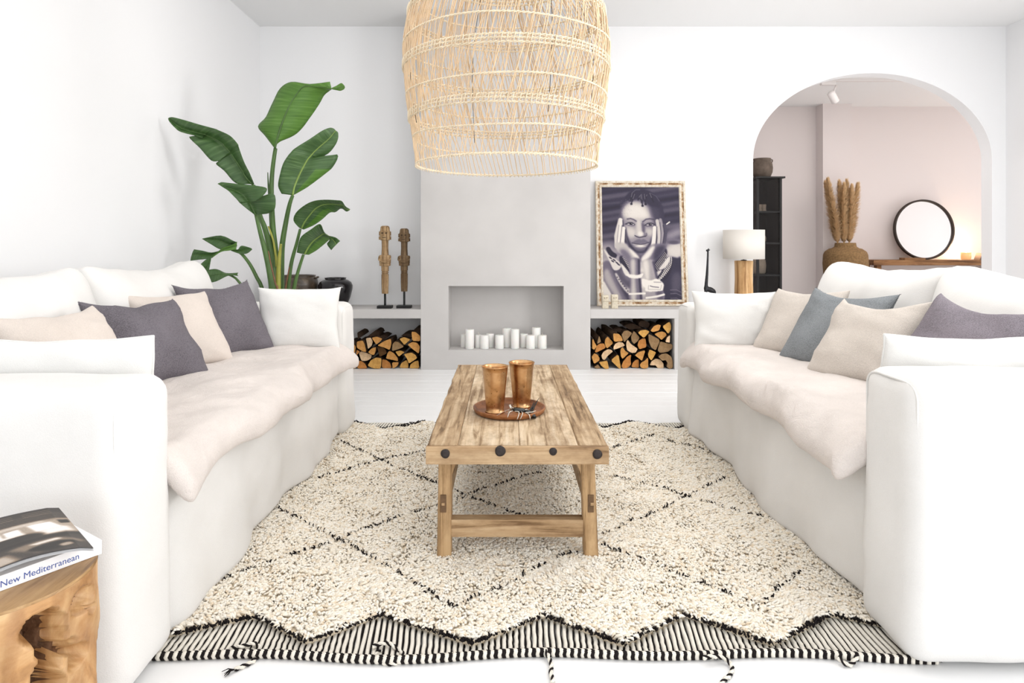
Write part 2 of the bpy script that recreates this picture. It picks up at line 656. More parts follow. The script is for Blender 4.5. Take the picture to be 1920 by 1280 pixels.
def sofa(name, xf, sg, y0, y1, label, seed):
    """xf front plane, sg direction from front to back (-1 left sofa, +1 right sofa)"""
    D, AW, AH = 1.17, 0.265, 0.742
    L = y1-y0
    ym = (y0+y1)/2
    t = thing(name, label, 'sofa', (xf+sg*D/2, ym, 0))

    def loc(o):
        o.matrix_parent_inverse = Matrix.Translation((-(xf+sg*D/2), -ym, 0))
        return o
    # skirted body
    bw, bh = D-0.05, 0.43

    def warp(p, r):
        zr = (r[2]+1)/2                      # 0 at the hem, 1 at the seat
        front = smooth01((-sg*r[0]-0.75)/0.25)
        f = (1-zr)**1.4
        yy = p[1]+ym
        fold = 0.016*math.sin(yy*6.3+seed)+0.010*math.sin(yy*17+seed*2)+0.012*mnoise.noise(Vector((yy*4, zr*2, seed)))
        cor = math.exp(-((abs(r[1])-0.80)/0.05)**2)
        q = Vector(p)
        q.x += -sg*front*(f*(0.022+fold)+0.006*mnoise.noise(Vector((yy*9, zr*5, seed*3))))
        q.x += sg*front*cor*0.018*(1-zr*0.4)      # inverted pleat beside each arm
        q.z += (1-zr)*0.008*math.sin(yy*5+seed)
        return q
    loc(soft_block('skirt', (xf+sg*(0.025+bw/2), ym, 0.024+bh/2), (bw, L-0.03, bh), 0.03, M['linen_white'], t, (12, 90, 18), 0.004, 4, warp, seed))
    # arms
    for k, (a, b) in enumerate(((y0, y0+AW), (y1-AW, y1))):
        def wa(p, r, k=k):
            q = Vector(p)
            zr = (r[2]+1)/2
            side = -1 if k == 0 else 1
            q.y *= 1+0.05*(1-(2*zr-1)**2)
            q.x += -sg*(1-zr)**2*0.012
            q.z += -0.012*(r[0]*sg+1)*0.3*zr+0.006*math.sin(3*r[0])*zr
            return q
        arm = loc(soft_block('arm', (xf+sg*D/2, (a+b)/2, 0.012+AH/2), (D, AW, AH), 0.055, M['linen_white'], t, (26, 14, 24), 0.007, 4.5, wa, seed+k*5))
        # welt seam around the front panel of the arm
        pts = []
        xo = xf+sg*0.014
        ya, yb = a+0.018, b-0.018
        for zz in np.linspace(0.06, AH-0.05, 8):
            pts.append((xo, ya, zz))
        for i in range(1, 5):
            an = PI-PI/2*i/5
            pts.append((xo, ya+0.04+0.04*math.cos(an), AH-0.05+0.04*math.sin(an)))
        for yy in np.linspace(ya+0.05, yb-0.05, 5):
            pts.append((xo, yy, AH-0.008))
        for i in range(1, 5):
            an = PI/2-PI/2*i/5
            pts.append((xo, yb-0.04+0.04*math.cos(an), AH-0.05+0.04*math.sin(an)))
        for zz in np.linspace(AH-0.05, 0.06, 8):
            pts.append((xo, yb, zz))
        mb = MB().tube([Vector(p)+Vector((0, 0, 0)) for p in pts], 0.0035, 6)
        w = loc(mb.build('welt_seam', M['linen_white'], t))
    # back
    loc(soft_block('back', (xf+sg*(D-0.10), ym, 0.43), (0.20, L-0.04, 0.82), 0.06, M['linen_white'], t, (8, 40, 16), 0.006, 4, None, seed+3))
    # two back cushions
    cl = (L-2*AW)/2+0.12
    for k in range(2):
        yc = y0+AW-0.10+cl*(k+0.5)

        def wb(p, r):
            q = Vector(p)
            zr = (r[2]+1)/2
            puff = (1-r[1]**4)*(1-abs(2*zr-1)**3)
            q.x *= 0.62+0.55*puff
            q.x += sg*(zr-0.5)*0.16
            q.z += zr*(0.035*abs(r[1])**3-0.035*(1-r[1]**2)*0.6+0.014*mnoise.noise(Vector((r[1]*2.2+k*3, seed, r[0]))))
            q.y *= 0.96+0.05*zr
            return q
        loc(soft_block('back_cushion', (xf+sg*0.84, yc, 0.735), (0.25, cl, 0.50), 0.085, M['linen_white'], t, (12, 34, 24), 0.012, 4.0, wb, seed+7+k*3))
    # loose quilted seat topper drooping over the front
    dep, th = 0.86, 0.092
    tl = L-2*AW+0.05

    def wt(p, r):
        q = Vector(p)
        yy = p[1]+ym
        f = (1-r[0]*sg)/2                    # 1 at the front edge
        hang = smooth01((f-0.90)/0.10)
        droop = 0.042+0.012*math.sin(yy*4.1+seed*1.3)+0.009*math.sin(yy*11+seed)
        ends = max(0.0, (abs(r[1])-0.9)/0.1)
        q.z -= hang*(droop+0.022*ends)
        q.x += -sg*hang*(0.018*math.sin(yy*5.2+seed)+0.012*math.sin(yy*13.7+seed*2)+0.02*ends)
        top = 1 if r[2] > 0 else 0.3
        q.z += top*(0.012*mnoise.noise(Vector((q.x*5, yy*4, seed)))+0.018*(1-r[1]**2)*(1-r[0]**2))
        # long creases of the washed linen
        q.z += top*0.007*mnoise.ridged_multi_fractal(Vector((q.x*4+yy, yy*9-q.x*7, seed)), 0.9, 2.1, 4, 1.0, 2.0)*(0.35+0.65*smooth01((f-0.55)/0.4))
        return q
    loc(soft_block('seat_topper', (xf+sg*(dep/2-0.05), ym, 0.445+th/2), (dep, tl, th), 0.042, M['linen_topper'], t, (46, 110, 9), 0.007, 9.0, wt, seed+20))
    return t


sofa('sofa', -0.908, -1, 1.49, 3.86, 'white slipcovered sofa standing along the bare wall, before the big leafy plant', 1.0)
sofa('sofa', 1.047, 1, 1.63, 3.92, 'white slipcovered sofa with its back to the open room and arch', 4.3)

# ================================================================== cushions


def cushion(name, c, rot, w, h, th, mat, label, group, sag=0.03, ear=0.06, fringe=None, seed=0.0, piping=False, wr=1.0):
    n = 30
    V, F = [], []
    g = [math.sin(PI/2*(-1+2*i/n)) for i in range(n+1)]

    def P(a, b, side):
        cx = 1-ear*(1-b*b)*1.15
        cz = 1-ear*(1-a*a)*1.15
        x = w/2*a*(cx if True else 1)
        z = h/2*b*cz
        prof = max(0.0, (1-a*a)*(1-b*b))
        T = th/2*prof**0.42
        wv = Vector((x*7+seed, z*7, side*3+seed))
        T *= 1+0.16*wr*mnoise.noise(wv)
        # soft folds that run diagonally into the corners
        T += wr*0.011*(prof**0.3)*mnoise.ridged_multi_fractal(Vector((a*1.4+b*2.3+seed, b*0.9-a*0.7, seed)), 1.0, 2.0, 2, 1.0, 2.0)*min(1, abs(a*b)*2+0.2)
        if b > 0:
            z -= sag*(1-abs(a)**2.2)*b
        x += 0.008*wr*mnoise.noise(Vector((a*2, b*2, seed+9)))
        z += 0.008*wr*mnoise.noise(Vector((a*2, b*2, seed+19)))
        return (x, side*T, z)
    for side in (-1, 1):
        for i in range(n+1):
            for j in range(n+1):
                V.append(P(g[i], g[j], side))
    m = (n+1)*(n+1)
    for i in range(n):
        for j in range(n):
            q = (i*(n+1)+j, (i+1)*(n+1)+j, (i+1)*(n+1)+j+1, i*(n+1)+j+1)
            F.append(q)
            F.append(tuple(m+k for k in q[::-1]))
    me = bpy.data.meshes.new(name)
    me.from_pydata(V, [], F)
    bm = bmesh.new()
    bm.from_mesh(me)
    bmesh.ops.remove_doubles(bm, verts=bm.verts[:], dist=2e-4)
    bm.to_mesh(me)
    bm.free()
    o = data_obj(name, me, mat, None, True)
    o.location = c
    rx, ry, rz = [math.radians(v) for v in rot]
    o.rotation_mode = 'XYZ'
    o.matrix_world = Matrix.Translation(c) @ Matrix.Rotation(rz, 4, 'Z') @ Matrix.Rotation(rx, 4, 'X') @ Matrix.Rotation(ry, 4, 'Y')
    tag(o, label, 'cushion', group)
    rim = [P(a, -1, 1) for a in g]+[P(1, b, 1) for b in g[1:]]+[P(a, 1, 1) for a in g[::-1][1:]]+[P(-1, b, 1) for b in g[::-1][1:]]
    if fringe is not None:
        fv, ff = [], []
        for k in range(len(rim)-1):
            p0, p1 = Vector(rim[k]), Vector(rim[k+1])
            steps = max(2, int((p1-p0).length/0.0022))
            for s in range(steps):
                p = p0.lerp(p1, s/steps)
                out = Vector((p.x, 0, p.z)).normalized()
                e = (p1-p0).normalized()
                ln = random.uniform(0.003, 0.011)
                d = (out+e*random.uniform(-.7, .7)+Vector((0, random.uniform(-.6, .6), 0))).normalized()
                i0 = len(fv)
                sd = d.cross(e)
                sd = sd.normalized()*0.0009 if sd.length > 1e-4 else Vector((0, .0009, 0))
                fv += [p-e*0.001-sd, p+e*0.001-sd, p+sd, p+d*ln]
                ff += [(i0, i0+1, i0+3), (i0+1, i0+2, i0+3), (i0+2, i0, i0+3)]
        mesh_obj('frayed_edge', fv, ff, fringe, o)
    if piping:
        mb = MB().tube([Vector(p) for p in rim], 0.0035, 5)
        mb.build('piping', mat, o)
    return o


M['fray'] = plain('frayed_thread_grey', srgb(120, 116, 122), 0.95)
M['fray_blue'] = plain('frayed_thread_blue_grey', srgb(105, 108, 110), 0.95)
LG, RG = 'scatter cushions on the sofa along the wall', 'scatter cushions on the sofa before the arch'
cushion('cushion', (-1.135, 3.515, 0.690), (-7, 0, 5), 0.45, 0.345, 0.13, M['linen_cushion'], 'plain white cushion against the far arm of the sofa before the plant', LG, 0.0, 0.07, None, 1.1)
cushion('cushion', (-1.445, 3.30, 0.715), (-31, -1, 58), 0.425, 0.425, 0.15, M['grey_linen'], 'charcoal linen cushion leaning between white and beige cushions, frayed edge', LG, 0.035, 0.05, M['fray'], 2.2)
cushion('cushion', (-1.495, 2.94, 0.705), (-36, 1, 61), 0.40, 0.40, 0.15, M['beige_linen'], 'pale beige linen cushion between two charcoal cushions', LG, 0.015, 0.05, None, 3.7)
cushion('cushion', (-1.475, 2.635, 0.70), (-38, 3, 69), 0.415, 0.415, 0.16, M['grey_linen'], 'charcoal linen cushion with long creases and frayed edge, beside the beige one', LG, 0.04, 0.04, M['fray'], 5.4, wr=1.6)
cushion('cushion', (-1.475, 2.17, 0.710), (-38, 0, 76), 0.40, 0.40, 0.14, M['beige_linen'], 'pale beige cushion half hidden behind the white cushion on the wall sofa', LG, 0.03, 0.04, None, 6.1, wr=1.5)
cushion('cushion', (-1.275, 1.835, 0.675), (7, 0, 0), 0.55, 0.33, 0.14, M['linen_cushion'], 'long white cushion standing against the near arm of the wall sofa', LG, 0.012, 0.03, None, 8.2, True)

cushion('cushion', (1.275, 3.565, 0.668), (-7, 0, -5), 0.46, 0.335, 0.13, M['linen_cushion'], 'plain white cushion against the far arm, below the giraffe figurine', RG, 0.0, 0.07, None, 11.1)
cushion('cushion', (1.53, 3.33, 0.695), (-37, -3, -60), 0.41, 0.41, 0.14, M['sand_linen'], 'sand linen cushion partly behind the blue-grey cushion', RG, 0.03, 0.05, None, 12.2)
cushion('cushion', (1.55, 3.00, 0.705), (-37, 1, -64), 0.43, 0.43, 0.15, M['blue_linen'], 'blue-grey linen cushion with frayed edge between two sand cushions', RG, 0.04, 0.05, M['fray_blue'], 13.6)
cushion('cushion', (1.515, 2.68, 0.695), (-38, -4, -70), 0.42, 0.42, 0.16, M['sand_linen'], 'sand linen cushion with creased pointed corner before the blue-grey cushion', RG, 0.05, 0.05, None, 15.3, wr=1.4)
cushion('cushion', (1.60, 2.24, 0.735), (-38, 5, -74), 0.42, 0.41, 0.12, M['mauve_linen'], 'mauve-grey linen cushion behind the long white cushion', RG, 0.05, 0.04, None, 16.8, wr=1.4)
cushion('cushion', (1.44, 1.985, 0.665), (7, 0, 0), 0.56, 0.32, 0.14, M['linen_cushion'], 'long white cushion with piping against the near arm, before the mauve-grey one', RG, 0.012, 0.03, None, 18.4, True)
# ================================================================== rug
RX0, RX1 = -1.0, 1.13
rug = thing('rug', 'cream shaggy wool rug with black diamond lines and striped zigzag ends', 'rug', (0.05, 2.8, 0))


def loc_rug(o):
    o.matrix_parent_inverse = Matrix.Translation((-0.05, -2.8, 0))
    return o


def zig(x, nodes):
    xs = [n[0] for n in nodes]
    return np.interp(x, xs, [n[1] for n in nodes])


near_nodes = [(-1.2, 1.77), (-0.96, 1.765), (-0.72, 1.864), (-0.541, 1.745), (-0.36, 1.872), (-0.09, 1.738), (0.11, 1.868), (0.315, 1.735), (0.516, 1.873), (0.72, 1.735), (0.945, 1.873), (1.2, 1.76)]
far_nodes = [(-1.2, 3.80), (-0.93, 3.885), (-0.71, 3.725), (-0.50, 3.885), (-0.28, 3.74), (-0.06, 3.885), (0.17, 3.74), (0.39, 3.885), (0.585, 3.75), (0.76, 3.885), (0.985, 3.72), (1.2, 3.88)]


def near_edge(x):
    return 1.697+0.010*np.sin(x*9+1)+0.008*np.sin(x*4.1)


def far_edge(x):
    return 3.895+0.006*np.sin(x*7)


M['wool'] = None
m, nt, bs = new_mat('cream_wool_pile')
bs.inputs['Roughness'].default_value = 0.95
bs.inputs['Specular IOR Level'].default_value = 0.1
bs.inputs['Sheen Weight'].default_value = 0.25
ge = nt.nodes.new('ShaderNodeNewGeometry')
nt.links.new(ramp(nt, ge.outputs['Random Per Island'], [(0.0, srgb(234, 216, 190)), (0.25, srgb(246, 236, 218)), (1.0, srgb(252, 247, 237))]), bs.inputs['Base Color'])
M['wool'] = m
M['wool_black'] = plain('black_wool', srgb(34, 30, 30), 0.95, spec=0.1)
M['warp_cream'] = plain('cream_flatweave', srgb(232, 226, 214), 0.95, spec=0.1, var=0.06, vscale=80)
M['rug_back'] = plain('cream_wool_ground', srgb(238, 222, 196), 0.95, spec=0.1)

# ground of the pile
xs = np.linspace(RX0, RX1, 90)
V, F = [], []
for x in xs:
    V += [(x, float(zig(x, near_nodes)), 0.020), (x, float(zig(x, far_nodes)), 0.020), (x, float(zig(x, near_nodes)), 0.001), (x, float(zig(x, far_nodes)), 0.001)]
for i in range(len(xs)-1):
    a, b = i*4, i*4+4
    F += [(a, b, b+1, a+1), (a+2, a+3, b+3, b+2), (a, a+2, b+2, b), (a+1, b+1, b+3, a+3)]
loc_rug(mesh_obj('pile_ground', V, F, M['rug_back'], rug))


def tufts(xy, z0, length, radius, azim, lift, rs):
    """wool locks: bent four-sided drops"""
    n = len(xy)
    d = np.stack([np.cos(azim), np.sin(azim)], 1)
    s = np.stack([-d[:, 1], d[:, 0]], 1)
    V = np.zeros((n, 13, 3))
    st = [(0.0, 0.0, 0.75), (0.34, 0.62, 1.0), (0.75, 0.95, 0.72)]
    for k, (t, up, rr) in enumerate(st):
        base = np.zeros((n, 3))
        base[:, :2] = xy+d*(length*t)[:, None]
        base[:, 2] = z0+lift*up
        r = radius*rr
        V[:, k*4+0] = base+np.concatenate([s*r[:, None], np.zeros((n, 1))], 1)
        V[:, k*4+1] = base+np.concatenate([np.zeros((n, 2)), r[:, None]], 1)
        V[:, k*4+2] = base-np.concatenate([s*r[:, None], np.zeros((n, 1))], 1)
        V[:, k*4+3] = base-np.concatenate([np.zeros((n, 2)), r[:, None]], 1)
    tip = np.zeros((n, 3))
    tip[:, :2] = xy+d*length[:, None]+s*(rs.uniform(-.25, .25, n)*length)[:, None]
    tip[:, 2] = z0+lift*0.82
    V[:, 12] = tip
    o = (np.arange(n)*13)[:, None]
    Q, T = [], []
    for k in range(2):
        for a in range(4):
            b = (a+1) % 4
            Q.append(o+np.array([[k*4+a, k*4+b, k*4+4+b, k*4+4+a]]))
    for a in range(4):
        b = (a+1) % 4
        T.append(o+np.array([[8+a, 8+b, 12]]))
    return V.reshape(-1, 3), [np.concatenate(Q), np.concatenate(T)]


NT = 82000
tx = RNG.uniform(RX0+0.005, RX1-0.005, NT*2)
ty = RNG.uniform(1.72, 3.90, NT*2)
ok = (ty > zig(tx, near_nodes)+0.004) & (ty < zig(tx, far_nodes)-0.004)
# thin out with distance: far locks merge into each other
ok &= RNG.uniform(0, 1, NT*2) < np.clip(1.25-(ty-1.7)*0.26, 0.5, 1)
tx, ty = tx[ok][:NT], ty[ok][:NT]
n = len(tx)
flow = np.array([mnoise.noise(Vector((x*3.1, y*3.1, 0)))*2.6+mnoise.noise(Vector((x*9, y*9, 5)))*1.6 for x, y in zip(tx, ty)])
hill = np.array([mnoise.noise(Vector((x*16, y*16, 2))) for x, y in zip(tx, ty)])
az = -PI/2+0.3+flow+RNG.normal(0, 0.42, n)
ln = RNG.uniform(0.016, 0.032, n)
rd = RNG.uniform(0.0040, 0.0066, n)
lf = RNG.uniform(0.012, 0.018, n)+hill*0.008
Vt, Ft = tufts(np.stack([tx, ty], 1), 0.014, ln, rd, az, lf, RNG)
pile = loc_rug(np_obj('wool_pile', Vt, Ft, M['wool'], rug, True))
pile['kind'] = 'stuff'

# black knots of the diamond lines, one part per line
LINES = [
    [(508, 945), (565, 975), (621, 1003), (637, 1012), (752, 1076), (850, 1138), (898, 1116), (960, 1093), (1000, 1067), (1040, 1047), (1091, 1031)],
    [(409, 1089), (479, 1063), (537, 1043), (621, 1018), (640, 1008), (694, 989), (745, 969), (821, 949), (876, 930), (974, 965), (1010, 980)],
    [(639, 826), (719, 865), (774, 888), (807, 901), (876, 930)],
    [(590, 899), (617, 890), (665, 876), (727, 859), (800, 845)],
    [(1124, 1020), (1175, 1038), (1230, 1056), (1266, 1073), (1354, 1107), (1427, 1136), (1470, 1094), (1507, 1072)],
    [(1128, 1001), (1182, 978), (1241, 954), (1284, 930), (1365, 952), (1434, 969)],
    [(1284, 930), (1328, 910), (1360, 895)],
    [(1145, 890), (1200, 905), (1246, 914), (1284, 930)],
    [(1148, 839), (1193, 825), (1230, 814)],
    [(1245, 822), (1259, 828), (1310, 839), (1340, 850)],
    [(880, 925), (945, 905), (985, 892), (1040, 880)],
]
for L in LINES:
    P = [on_z(a, b, 0.03) for a, b in L]
    pts = []
    for a, b in zip(P[:-1], P[1:]):
        seg = (b-a).length
        m_ = max(2, int(seg/0.0052))
        for i in range(m_):
            q = a.lerp(b, i/m_)
            dens = 0.46+0.8*mnoise.noise(Vector((q.x*22, q.y*22, 9)))
            if random.random() < dens:
                pts.append((q.x+random.gauss(0, 0.003), q.y+random.gauss(0, 0.003)))
    xy = np.array(pts)
    k = len(xy)
    Vb, Fb = tufts(xy, 0.029, RNG.uniform(0.005, 0.013, k), RNG.uniform(0.0017, 0.0040, k), RNG.uniform(0, 2*PI, k), RNG.uniform(0.004, 0.012, k), RNG)
    ob = loc_rug(np_obj('diamond_line', Vb, Fb, M['wool_black'], rug, True))
    ob['kind'] = 'stuff'

# flat-woven ends: cream ribs with black threads between them, and a black knotted zigzag


def flat_end(edge, nodes, sgn):
    cream, black = MB(), MB()
    x = RX0
    i = 0
    while x < RX1:
        y0, y1 = float(edge(x)), float(zig(x, nodes))
        y1 += sgn*0.006
        ya, yb = min(y0, y1), max(y0, y1)
        if yb-ya > 0.006:
            # ribs lean a little with the weave
            sl = 0.10*math.sin(x*3.0)*sgn
            tgt = cream
            w = 0.0115
            zz = 0.0085+0.002*math.sin(x*14)
            for mbx, xa, xb, h in ((cream, x, x+0.0124, zz+0.002), (black, x+0.0118, x+0.0166, zz)):
                m_ = 6
                Vv, Ff = [], []
                for j in range(m_+1):
                    yy = ya+(yb-ya)*j/m_
                    off = sl*(yy-y0)+0.0012*math.sin(yy*190+i)
                    jit = 0.0013*math.sin(yy*260+i*2.1) if mbx is black else 0
                    Vv += [(xa+off-jit, yy, 0.001), (xa+off+0.002-jit, yy, h), (xb+off-0.002+jit, yy, h), (xb+off+jit, yy, 0.001)]
                for j in range(m_):
                    for q in range(3):
                        Ff.append((j*4+q, j*4+q+1, j*4+q+5, j*4+q+4))
                mbx.add(Vv, Ff)
        x += 0.0165
        i += 1
    a = loc_rug(cream.build('flatweave_ribs', M['warp_cream'], rug))
    b = loc_rug(black.build('flatweave_threads', M['wool_black'], rug))
    a['kind'] = b['kind'] = 'stuff'
    # knotted zigzag
    pts = []
    xs_ = np.linspace(RX0, RX1, 900)
    for xx in xs_:
        for r_ in range(2):
            if random.random() > 0.55+0.6*mnoise.noise(Vector((xx*30, r_, sgn))):
                continue
            pts.append((xx+random.gauss(0, 0.003), float(zig(xx, nodes))-sgn*0.010+random.gauss(0, 0.0035)))
    xy = np.array(pts)
    k = len(xy)
    Vb, Fb = tufts(xy, 0.020, RNG.uniform(0.005, 0.012, k), RNG.uniform(0.0022, 0.0045, k), RNG.uniform(0, 2*PI, k), RNG.uniform(0.003, 0.010, k), RNG)
    loc_rug(np_obj('zigzag_line', Vb, Fb, M['wool_black'], rug, True))['kind'] = 'stuff'


flat_end(near_edge, near_nodes, 1)
flat_end(far_edge, far_nodes, -1)
# bound edge: wrapped cord of alternating black and cream
wb, ww = MB(), MB()
x = RX0
i = 0
while x < RX1:
    w = random.uniform(0.0085, 0.0118)
    tgt = wb if i % 2 else ww
    y0, y1 = float(near_edge(x))-0.004, float(near_edge(x+w))-0.004
    r = 0.0105
    tgt.tube([(x+0.002, y0+0.008, 0.0112), (x+0.0005, y0+0.004, 0.0112), (x+w*0.5, (y0+y1)/2, 0.0115), (x+w, y1-0.004, 0.0112)], [r*0.9, r, r*1.08, r*0.85], 7)
    x += w
    i += 1
loc_rug(ww.build('edge_wrapping', M['warp_cream'], rug))
loc_rug(wb.build('edge_wrapping', M['wool_black'], rug))


def braid(path, n=60, r=0.0042, tassel=True):
    """plied cord of one cream and one black yarn, ending in a loose tassel"""
    P = catmull(path, n)
    t = loc_rug(mesh_obj('braided_tassel', *tube_arrays(P, [r*0.8]*n, 6), M['warp_cream'], rug, True))
    tot = 0
    A, B = [], []
    for i in range(n):
        if i:
            tot += (P[i]-P[i-1]).length
        tg = (P[min(i+1, n-1)]-P[max(i-1, 0)]).normalized()
        u = tg.cross(Vector((0, 0, 1))).normalized()
        w = tg.cross(u)
        ph = tot*2*PI/0.030
        A.append(P[i]+(u*math.cos(ph)+w*math.sin(ph))*r*0.75)
        B.append(P[i]-(u*math.cos(ph)+w*math.sin(ph))*r*0.75)
    mesh_obj('cream_yarn', *tube_arrays(A, r*0.8, 6), M['warp_cream'], t, True)
    mesh_obj('black_yarn', *tube_arrays(B, r*0.72, 6), M['wool_black'], t, True)
    if tassel:
        mb = MB()
        e = P[-1]
        d = (P[-1]-P[-4]).normalized()
        for k in range(11):
            s = d.cross(Vector((0, 0, 1)))*random.uniform(-.6, .6)
            q = e+(d+s)*random.uniform(0.016, 0.028)
            mid = e.lerp(q, .5)+Vector((0, 0, .004))
            q.z = 0.003+random.uniform(0, .004)
            mb.tube([e, mid, q], [0.0016, 0.0014, 0.0008], 4)
        mb.build('tassel_fringe', M['wool_black'], t)
    return t


def fz(px, py, z=0.006):
    return on_z(px, py, z)


braid([fz(432, 1215, .014), fz(455, 1211, .02), fz(475, 1206, .02), fz(486, 1213, .012), fz(486, 1226), fz(476, 1238), fz(462, 1246), fz(440, 1255)])
braid([fz(698, 1212, .02), fz(725, 1205, .024), fz(748, 1218, .016), fz(756, 1228, .01), fz(748, 1240), fz(730, 1244), fz(709, 1238), fz(704, 1226, .01), fz(715, 1219, .018)], tassel=False)
braid([fz(1021, 1218, .018), fz(1028, 1230, .012), fz(1034, 1246), fz(1033, 1262), fz(1037, 1276), fz(1030, 1290), fz(1022, 1304)])
braid([fz(1318, 1233, .02), fz(1340, 1230, .02), fz(1362, 1236, .012), fz(1373, 1252), fz(1368, 1266), fz(1357, 1276), fz(1345, 1292), fz(1340, 1306)])
braid([fz(1571, 1232, .018), fz(1583, 1243, .01), fz(1594, 1246), fz(1602, 1238, .012), fz(1608, 1228, .02)], 40, tassel=False)
mb = MB()
P = catmull([on_z(745, 801, 0.02), on_z(765, 797, 0.03), on_z(788, 791, 0.03)], 16)
t_ = loc_rug(mesh_obj('braided_tassel', *tube_arrays(P, 0.006, 6), M['wool_black'], rug, True))
# ================================================================== coffee table and what stands on it
TZ, TT = 0.433, 0.0565
tx0, tx1, ty0, ty1 = -0.2615, 0.339, 2.105, 3.52
tab = thing('coffee_table', 'low weathered elm coffee table with iron nail heads, on the rug', 'table', ((tx0+tx1)/2, 2.8, 0.02))


def lt(o):
    o.matrix_parent_inverse = Matrix.Translation((-(tx0+tx1)/2, -2.8, -0.02))
    return o


def worn_board(name, x0, x1, y0, y1, z0, z1, mat, rough_left=False, rough_right=False):
    """plank with slightly uneven worn edges"""
    n = 40
    V, F = [], []
    for i in range(n+1):
        y = y0+(y1-y0)*i/n
        l = x0+(0.004*mnoise.noise(Vector((1, y*9, 3)))-0.003*abs(mnoise.noise(Vector((4, y*31, 1)))) if rough_left else 0)
        r = x1+(0.003*mnoise.noise(Vector((7, y*9, 3))) if rough_right else 0)
        zz = z1+0.0008*mnoise.noise(Vector((x0*9, y*4, 2)))
        b = 0.0022
        V += [(l+b, y, z0), (l, y, z0+b), (l, y, zz-b*1.6), (l+b*1.6, y, zz), (r-b*1.6, y, zz), (r, y, zz-b*1.6), (r, y, z0+b), (r-b, y, z0)]
    for i in range(n):
        for k in range(8):
            j = (k+1) % 8
            F.append((i*8+k, (i+1)*8+k, (i+1)*8+j, i*8+j))
    F.append(tuple(range(8)))
    F.append(tuple(n*8+k for k in range(8))[::-1])
    return lt(mesh_obj(name, V, F, mat, tab))


worn_board('top_board', tx0, -0.1595, ty0+0.018, ty1, TZ-TT, TZ, M['table_y'], True)
worn_board('top_board', -0.1587, 0.0466, ty0+0.018, ty1, TZ-TT, TZ-0.0006, M['table_y2'])
worn_board('top_board', 0.0472, 0.2416, ty0+0.018, ty1, TZ-TT, TZ-0.0002, M['table_y2'])
worn_board('top_board', 0.2424, tx1, ty0+0.018, ty1, TZ-TT, TZ, M['table_y'], False, True)
for (a, b) in ((ty0-0.004, ty0+0.017), (ty1+0.001, ty1+0.02)):
    o = lt(box('end_board', tx0-0.001, tx1+0.001, a, b, TZ-TT-0.001, TZ-0.001, M['table_x'], tab, 0.003))
for px, py, r in ((835, 850, 0.0150), (938, 845, 0.0175), (1037, 846, 0.0128), (1120, 851, 0.0158)):
    c = at(px, py, ty0-0.004)
    V, F = [], []
    seg = 18
    for k, (rr, dy) in enumerate(((1.0, 0.0), (1.0, -0.003), (0.8, -0.0055), (0.4, -0.0065))):
        for i in range(seg):
            a = 2*PI*i/seg
            w = rr*r*(1+0.025*math.sin(3*a+px))
            V.append((c.x+w*math.cos(a), c.y+dy, c.z+w*math.sin(a)))
    for k in range(3):
        for i in range(seg):
            j = (i+1) % seg
            F.append((k*seg+i, k*seg+j, (k+1)*seg+j, (k+1)*seg+i))
    F.append(tuple(3*seg+i for i in range(seg)))
    lt(mesh_obj('nail_head', V, F, M['iron'], tab, True))
LZ = 0.022
M['table_dark'] = plain('dark_end_grain', srgb(108, 82, 56), 0.8, var=0.25, vscale=60)
for (xt, xb) in ((-0.2075, -0.2115), (0.2825, 0.2945)):
    sx = -1 if xt < 0 else 1
    for (yc, sy) in ((2.222, -1), (3.40, 1)):
        bm = bmesh.new()
        w, dd = 0.0235, 0.026
        vs = []
        for (xc, z) in ((xb, LZ), (xt, TZ-TT)):
            ww = w*(1.04 if z < 0.1 else 0.96)
            vs.append([bm.verts.new((xc+a*ww, yc+b*dd, z)) for a, b in ((-1, -1), (1, -1), (1, 1), (-1, 1))])
        bm.faces.new(vs[0][::-1])
        bm.faces.new(vs[1])
        for i in range(4):
            j = (i+1) % 4
            bm.faces.new([vs[0][i], vs[0][j], vs[1][j], vs[1][i]])
        bmesh.ops.bevel(bm, geom=bm.edges[:], offset=0.003, segments=2, affect='EDGES')
        lt(bm_obj('leg', bm, M['table_z'], tab))
        # slanting brace from the leg up under the top
        bm = bmesh.new()
        x0_, x1_ = (xt-sx*0.024, xt-sx*0.050)
        prof = [(yc-sy*0.026, 0.285), (yc-sy*0.026, 0.335), (yc-sy*0.16, TZ-TT-0.001), (yc-sy*0.24, TZ-TT-0.001)]
        add_prism(bm, [(xt, p[0], p[1]) for p in prof], (-sx*0.022, 0, 0), (sx*0.012, 0, 0))
        lt(bm_obj('brace', bm, M['table_z'], tab))
        bm = bmesh.new()
        add_prism(bm, [(xt-sx*0.022, yc, 0.305), (xt-sx*0.022, yc, TZ-TT-0.001), (xt-sx*0.050, yc, TZ-TT-0.001)], (0, -0.018, 0), (0, 0.018, 0))
        lt(bm_obj('brace', bm, M['table_z'], tab))
        # wedged tenon showing on the outer face
        xm = (xt+xb)/2
        lt(box('tenon', xm-0.010+sx*0.004, xm+0.010+sx*0.004, yc+sy*0.0262-0.004, yc+sy*0.0262+0.004, 0.180, 0.240, M['table_dark'], tab, 0.002))
        lt(box('wedge', xm-0.004+sx*0.006, xm+0.007+sx*0.006, yc+sy*0.031-0.003, yc+sy*0.031+0.003, 0.205, 0.214, M['table_x'], tab, 0.001))
    lt(box('side_rail', (xt+xb)/2-0.014, (xt+xb)/2+0.014, 2.25, 3.374, 0.185, 0.235, M['table_y'], tab, 0.003))
for yc in (2.222, 3.40):
    lt(box('stretcher', -0.187, 0.268, yc-0.022, yc+0.022, 0.092, 0.152, M['table_x'], tab, 0.003))

